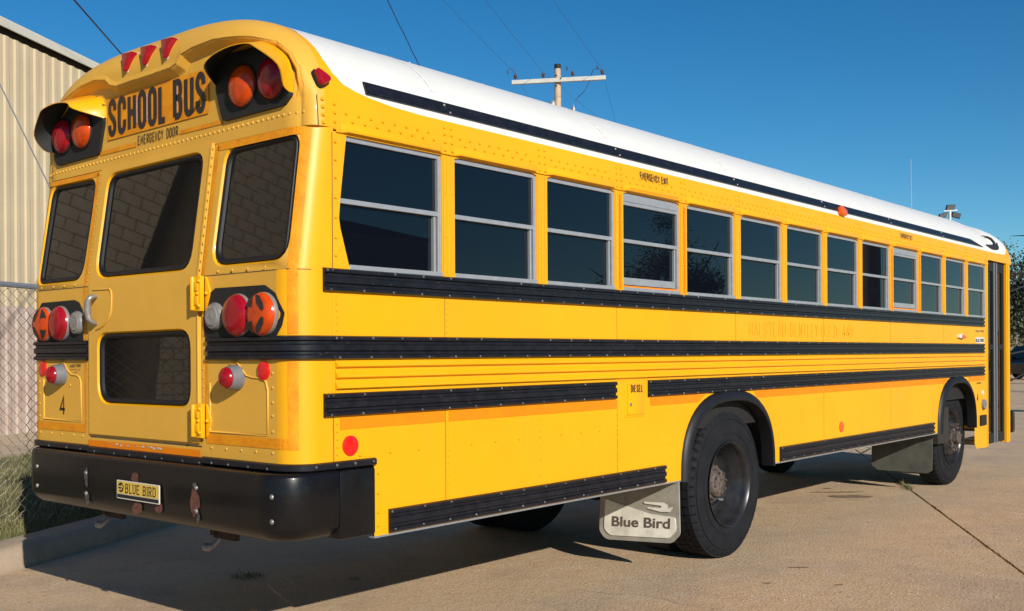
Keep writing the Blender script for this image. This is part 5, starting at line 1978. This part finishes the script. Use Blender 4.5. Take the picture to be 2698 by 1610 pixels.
# ---- mud flaps
def flapfn(y0_, slope=0, base=None):
    return lambda a, b, d=0: (a, y0_ + slope * (b - .6) - d, b)
ff = flapfn(3.215, .06)
m = MB(); plate(m, rpoly([(.600, .86), (1.20, .86), (1.222, .60), (1.240, .275), (1.182, .212), (.650, .182), (.598, .235)], [.0, .0, .02, .05, .06, .08, .06], 6), ff, -.012, 0)
mf = m.build('mud_flap', 'flapgrey', bus, smooth=40); mf['label'] = 'cream lettered mud flap behind the rear wheel'
m = MB(); plate(m, rpoly([(.646, .462), (1.00, .392), (1.205, .385), (1.214, .300), (1.165, .245), (.690, .215), (.640, .255)], [.012, .02, .02, .05, .05, .06, .05], 5), ff, 0, .006)
fpn = m.build('raised_panel', 'flapwhite', mf, smooth=40)
cu = bpy.data.curves.new('flap_text', 'FONT')
cu.body = 'Blue Bird'
cu.size = 1.0
cu.resolution_u = 6
cu.offset = .022
to = bpy.data.objects.new('flap_text', cu)
col.objects.link(to)
dg = bpy.context.evaluated_depsgraph_get()
me = to.evaluated_get(dg).to_mesh()
V = [tuple(v.co) for v in me.vertices]
Fc = [tuple(p.vertices) for p in me.polygons]
bpy.data.objects.remove(to)
xm = max(v[0] for v in V)
m = MB()
m.add([ff(.700 + v[0] / xm * .470, .282 + v[1] * .094 + .06 * (v[0] / xm * .47), .0085) for v in V], Fc)
m.build('lettering', 'flapink', fpn, fix=False)
m = MB()
for P in ([(.96, .470), (1.06, .474), (1.12, .478), (1.15, .462), (1.152, .440), (1.168, .452), (1.19, .456), (1.185, .440), (1.168, .418), (1.09, .414), (.985, .428), (1.00, .437), (1.085, .438), (1.10, .447), (1.09, .455), (.965, .458)],):
    tri = tessellate_polygon([[Vector((a, b, 0)) for a, b in P]])
    m.add([ff(a, b, .0075) for a, b in P], tri)
m.build('bird_emblem', 'flapwhite', mf, fix=False)
c = dup(mf, bus); c.scale.x = -1; c['label'] = 'grey mud flap on the far rear wheel'
f2 = flapfn(8.55, .02)
m = MB(); plate(m, rpoly([(.497, .80), (1.145, .80), (1.135, .225), (1.09, .193), (.565, .196), (.497, .245)], [0, 0, .03, .03, .05, .03], 4), f2, -.012, 0)
ff2 = m.build('mud_flap', 'flapdark', bus, smooth=40); ff2['label'] = 'plain dark mud flap behind the front wheel'
c = dup(ff2, bus); c.scale.x = -1; c['label'] = 'dark mud flap on the far front wheel'

# ---- entry door
m = MB()
m.box(XS - .05, XS + .002, 10.200, 10.272, .36, 2.553)
m.box(XS - .03, XS + .012, 10.222, 10.240, .365, 2.553)
m.build('door_post', 'yellow', bus, bevel=.004)
m = MB()
m.box(XS - .08, XS, 11.067, 11.20, .36, 2.553)
m.box(XS - .002, XS + .012, 11.09, 11.13, .38, 2.553)
m.build('door_post', 'yellow', bus, bevel=.004)
m = MB()
m.grid([[(XS - .06 + .06 * math.cos(a), 11.20 + .06 * math.sin(a), z) for a in [PI / 2 * k / 8 for k in range(9)]] for z in (.36, 2.56)])
m.build('front_corner', 'yellow', bus, smooth=50)
m = MB(); m.box(XS - .10, XS + .002, 10.2, 11.25, 2.553, 2.57); m.build('door_header', 'yellow', bus)
def leaf(y0_, y1, silver_at):
    m = MB()
    x0, x1 = -.055, -.03
    sbox(m, y0_, y0_ + .07, .385, 2.545, x0, x1); sbox(m, y1 - .07, y1, .385, 2.545, x0, x1)
    sbox(m, y0_ + .07, y1 - .07, .385, .50, x0, x1); sbox(m, y0_ + .07, y1 - .07, 2.43, 2.545, x0, x1); sbox(m, y0_ + .07, y1 - .07, 1.50, 1.56, x0, x1)
    l = m.build('entry_door_leaf', 'matte', bus, bevel=.004)
    m = MB(); sbox(m, silver_at, silver_at + .022, .39, 2.54, x1 - .004, x1 + .010); m.build('edge_trim', 'galv', l)
    for z0, z1 in ((1.56, 2.43), (.50, 1.50)):
        m = MB(); m.add([side(a, b, -.045) for a, b in ((y0_ + .07, z0), (y1 - .07, z0), (y1 - .07, z1), (y0_ + .07, z1))], [(0, 1, 2, 3)]); m.build('pane', 'doorglass', l, fix=False)
gm = bpy.data.materials.new('door_glass'); gm.use_nodes = True
N, L = gm.node_tree.nodes, gm.node_tree.links
b_ = N['Principled BSDF']; b_.inputs['Base Color'].default_value = (.006, .008, .008, 1); b_.inputs['Roughness'].default_value = .03; b_.inputs['Specular IOR Level'].default_value = .7
tr_ = N.new('ShaderNodeBsdfTransparent'); tr_.inputs[0].default_value = (.5, .56, .55, 1)
mx = N.new('ShaderNodeMixShader'); mx.inputs[0].default_value = .5
L.new(tr_.outputs[0], mx.inputs[1]); L.new(b_.outputs[0], mx.inputs[2]); L.new(mx.outputs[0], N['Material Output'].inputs[0])
M['doorglass'] = gm
leaf(10.274, 10.665, 10.615)
leaf(10.675, 11.065, 10.715)
# steps and driver's area seen through the door
for z, x1 in ((.42, 1.14), (.70, .92), (.93, .70)):
    m = MB(); m.box(x1 - .3, x1, 10.28, 11.06, z - .05, z); m.box(x1 - .02, x1 + .002, 10.28, 11.06, z - .02, z + .004); m.build('entry_step', 'flapgrey', bus)
m = MB(); m.lathe([(-.012, .205), (0, .218), (.012, .205), (0, .192), (-.012, .205)], (-.55, 10.75, 1.72), (0, -.75, .66), 32)
m.tube([(-.55, 10.75, 1.72), (-.55, 11.0, 1.45)], .03, 8); m.build('steering_wheel', 'offwhite', bus, smooth=60)
m = MB(); m.box(-.8, -.3, 10.1, 10.35, 1.2, 2.0); m.box(-.8, -.3, 10.1, 10.6, 1.2, 1.35); m.build('driver_seat', 'seat', bus, bevel=.04)
m = MB(); m.box(-1.1, 1.1, 10.98, 11.2, 1.0, 1.45); m.build('dashboard', 'matte', bus, bevel=.03)
m = MB(); m.tube([(1.0, 10.3, .95), (1.0, 10.3, 1.7), (.8, 10.3, 1.75)], .016, 8); m.build('grab_rail', 'galv', bus, smooth=60)
# front face
m = MB()
m.box(-1.16, 1.16, 11.20, 11.262, .5, 1.45)
m.box(-1.16, -1.0, 11.20, 11.262, 1.45, 2.56); m.box(1.08, 1.16, 11.20, 11.262, 1.45, 2.56); m.box(-1.0, 1.08, 11.20, 11.262, 2.40, 2.56)
m.build('front_wall', 'yellow', bus)
m = MB(); m.box(-1.0, 1.08, 11.225, 11.235, 1.45, 2.40); m.build('windscreen', 'doorglass', bus)
m = MB(); m.grid([[(-XS + .06 - .06 * math.cos(a), 11.20 + .06 * math.sin(a), z) for a in [PI / 2 * k / 8 for k in range(9)]] for z in (.36, 2.56)]); m.build('front_corner', 'yellow', bus, smooth=50)
m = MB(); m.box(-XS - .002, -XS + .02, 10.2, 11.2, .6, 2.553); m.build('left_front_wall', 'yellow', bus)
m = MB(); m.box(-1.22, 1.225, 11.262, 11.42, .46, .74); m.build('front_bumper', 'bumper', bus, bevel=.03, smooth=40)
m = MB(); m.lathe([(0, .06), (.05, .055), (.06, .03), (.06, 0)], (1.1, 11.262, .98), (0, 1, 0), 20); m.build('front_turn_signal', 'orlens', bus, smooth=50)
for s_ in (1, -1):
    m = MB(); m.lathe([(0, .1), (.03, .098), (.045, .05), (.047, 0)], (s_ * .9, 11.262, .95), (0, 1, 0), 28); m.build('headlight', 'clear', bus, smooth=50)
m = MB(); m.lathe([(0, .05), (.05, .045), (.07, .02), (.07, 0)], (1.09, 11.25, 2.62), (0, 1, .1), 20); m.build('clearance_light', 'orlens', bus, smooth=50)
# crossview mirror and side mirror at the front corner
m = MB()
m.lathe([(-.02, .0), (-.02, .10), (0, .125), (.02, .118), (.045, .08), (.055, .03), (.057, 0)], (1.50, 12.15, 1.62), (-.4, -.9, .1), 28)
cm = m.build('crossview_mirror', 'chrome', bus, smooth=60)
m = MB(); m.tube([(1.0, 11.30, 1.40), (1.3, 11.9, 1.50), (1.52, 12.18, 1.55)], .013, 8); m.tube([(1.0, 11.30, 1.0), (1.4, 12.0, 1.3), (1.52, 12.18, 1.50)], .011, 8); m.build('mirror_arm', 'matte', cm, smooth=60)
m = MB(); m.box(1.28, 1.36, 11.62, 11.66, 2.28, 2.52); sm_ = m.build('side_mirror', 'greylamp', bus, bevel=.015)
m = MB(); m.tube([(1.15, 11.26, 2.45), (1.32, 11.66, 2.46)], .012, 6); m.tube([(1.15, 11.26, 2.2), (1.32, 11.66, 2.32)], .012, 6); m.build('mirror_arm', 'matte', sm_, smooth=60)
# roof aerial
p = at(2402, 561, (fwd.dot(Vector((.9, 8.4, 3.05)) - CAM)))
q = at(2400, 418, (fwd.dot(Vector((.9, 8.4, 3.05)) - CAM)))
m = MB(); m.tube([(p.x, p.y, p.z - .08), (p.x, p.y, p.z), (q.x, q.y, q.z)], [.012, .004, .0028], 6); m.build('aerial', 'galv', bus)

# ---- rivets and screws: one small mesh per family
def rivet(m, p, n, r, h=.55):
    n = Vector(n).normalized()
    a = n.orthogonal().normalized()
    b = n.cross(a)
    p = Vector(p)
    R1 = [p + r * (math.cos(2 * PI * k / 7) * a + math.sin(2 * PI * k / 7) * b) for k in range(7)]
    R2 = [p + n * r * h * .8 + .6 * r * (math.cos(2 * PI * k / 7) * a + math.sin(2 * PI * k / 7) * b) for k in range(7)]
    m.add(R1 + R2, [(k, (k + 1) % 7, 7 + (k + 1) % 7, 7 + k) for k in range(7)] + [tuple(range(7, 14))])
rr = random.Random(1)
m = MB()
for i in range(62):     # crown flange row
    x = -1.155 + i * 2.31 / 61
    z = 2.541 + .022 * (i / 61)
    yy = cap_y(x, z - ZB)
    rivet(m, (x, yy, z), (0, -1, 0), .0085)
for x in (.535, -.535):
    for z in [1.08 + .042 * k for k in range(19)]:
        if 1.45 < z < 1.57 or (x > 0 and (1.08 < z < 1.26 or 1.68 < z < 1.87)): continue
        rivet(m, rear(x, z, .001), (0, -1, 0), .006)
for x in (.520, -.545):
    for z in [1.89 + .042 * k for k in range(15)]:
        rivet(m, rear(x if x < 0 else .524, z, .013 if x > 0 else .001), (0, -1, 0), .006)
for x in (.655, .765, .882, 1.010, -1.06, -.92, -.80, -.68): rivet(m, rear(x, 1.873, .001), (0, -1, 0), .008)
for x in (.60, .715, .83, .94, 1.06, -1.08, -.95, -.83, -.70, -.6): rivet(m, rear(x, 1.045, .001), (0, -1, 0), .008)
for z in (1.40, 1.335, 1.27, 1.21, 1.14): rivet(m, rear(1.062, z, .001), (0, -1, 0), .008); rivet(m, rear(-1.085, z, .001), (0, -1, 0), .008)
rivet(m, rear(-.735, 1.32, .001), (0, -1, 0), .009)
tag(m.build('rivets', 'yellow_rear', bus, smooth=50), kind='stuff')
m = MB()
def sr(y, z, r=.0105): rivet(m, roofside(y, z, .0005) if z > ZB else side(y, z, .0005), (1, 0, 0), r, .95)
seam('seam', [(.137, 2.50), (.137, 2.64)], roofside, .0035)
y = .30
i = 0
while y < 10.15:
    ph = (y - YW) % PY
    if ph > .12 and ph < PY - .03:
        sr(y, 2.578); sr(y + .038, 2.545)
    y += .077
for k in range(13):
    y = YW + PY * k
    for z in (2.505, 2.545, 2.585, 2.62): sr(y + .024, z); sr(y + .075, z)
    if k < 12:
        for z in (2.29, 2.07): rivet(m, (XS + .007, y + .020, z), (1, 0, 0), .007); rivet(m, (XS + .007, y + .076, z), (1, 0, 0), .007)
for z in (2.72, 2.69, 2.65, 2.61, 2.57, 2.53, 2.50): sr(.232, z) if z < 2.64 else None
for z in (2.62, 2.585, 2.55, 2.515): sr(.165, z)
for z in (2.44, 2.36, 2.28, 2.19, 2.10, 2.01, 1.93): sr(.232, z)
for k in range(14): sr(.968, .77 + .033 * k, .007)
for k in range(6): sr(.968, 1.59 + .03 * k, .006)
for k in range(5): sr(.235, 1.03 + .035 * k, .008)
for k in range(6): sr(.235, 1.59 + .03 * k, .006)
for y in [.372 + .193 * k for k in range(12)]:
    if abs(y - .949) > .08: sr(y, 1.019)
for y in (1.727, 2.30, 2.492, 3.1):
    for z in (.80, .885, .96, 1.05, 1.115): sr(y, z, .0065)
for z in (.68, .742, .832, .925): sr(.485, z)
for y in (2.505, 1.727, .25, .33):
    for z in (1.312, 1.36, 1.41): sr(y, z + .005, .006)
for y in (5.2, 5.575, 6.3, 7.12, 7.9):
    for z in (.88, 1.0, 1.09): sr(y, z, .005)
for z in (2.45, 2.2, 1.9, 1.6, 1.3, 1.0, .7): rivet(m, (XS + .003, 10.214, z), (1, 0, 0), .008)
tag(m.build('rivets', 'yellow', bus, smooth=50), kind='stuff')
m = MB()
def rails_screws(z0, z1, y0_, y1, r=.0068):
    y = y0_
    while y < y1:
        rivet(m, (XS + .020, y, z0 + .010), (1, 0, 0), r)
        if rr.random() < .7: rivet(m, (XS + .020, y + .01, z1 - .010), (1, 0, 0), r)
        y += .193 * rr.uniform(.96, 1.04)
    rivet(m, (XS + .020, y0_ - .02, z1 - .012), (1, 0, 0), r)
rails_screws(1.7615, 1.869, .19, 10.1)
rails_screws(1.457, 1.566, .24, 10.1)
rails_screws(1.200, 1.307, .19, 2.44); rails_screws(1.200, 1.307, 2.87, 10.1)
rails_screws(.642, .749, .58, 3.02); rails_screws(.642, .749, 4.77, 8.3)
for x in (-.95, -.75, -.60, .62, .75, .9, 1.04): rivet(m, (x, -.018, .975), (0, -1, 0), .007)
for x in (-.45, -.25, -.1, .05, .2, .38, .52): rivet(m, (x, -.018, .970), (0, -1, 0), .007)
for y in (.10, .22, .33, .445): rivet(m, (XS + .018, y, .984), (1, 0, 0), .008)
tag(m.build('rail_screws', 'screw', bus, smooth=50), kind='stuff')
# steel screws on the black roof stripe
m = MB()
for y in (.985, 2.53, 4.07, 5.62, 7.16, 8.70):
    rivet(m, roofside(y, 2.735, .012), (1, 0, .4), .009); rivet(m, roofside(y + .03, 2.70, .012), (1, 0, .4), .007)
m.build('stripe_screws', 'steel', bus, smooth=50)['kind'] = 'stuff'
# small white bumps standing in for the highlight bloom on the roof crest
m = MB()
for i in range(260):
    y = 1 + 9 * rr.random() ** .8
    th = rr.uniform(.52, 1.0) + rr.uniform(0, .2)
    X, Z = prof(th)
    nn = Vector((X * .5, 0, Z)).normalized()
    rivet(m, (X, y, ZB + Z), (nn.x, 0, nn.z), rr.uniform(.002, .0065), .9)
tag(m.build('roof_glints', 'glint', bus, smooth=60), kind='stuff')
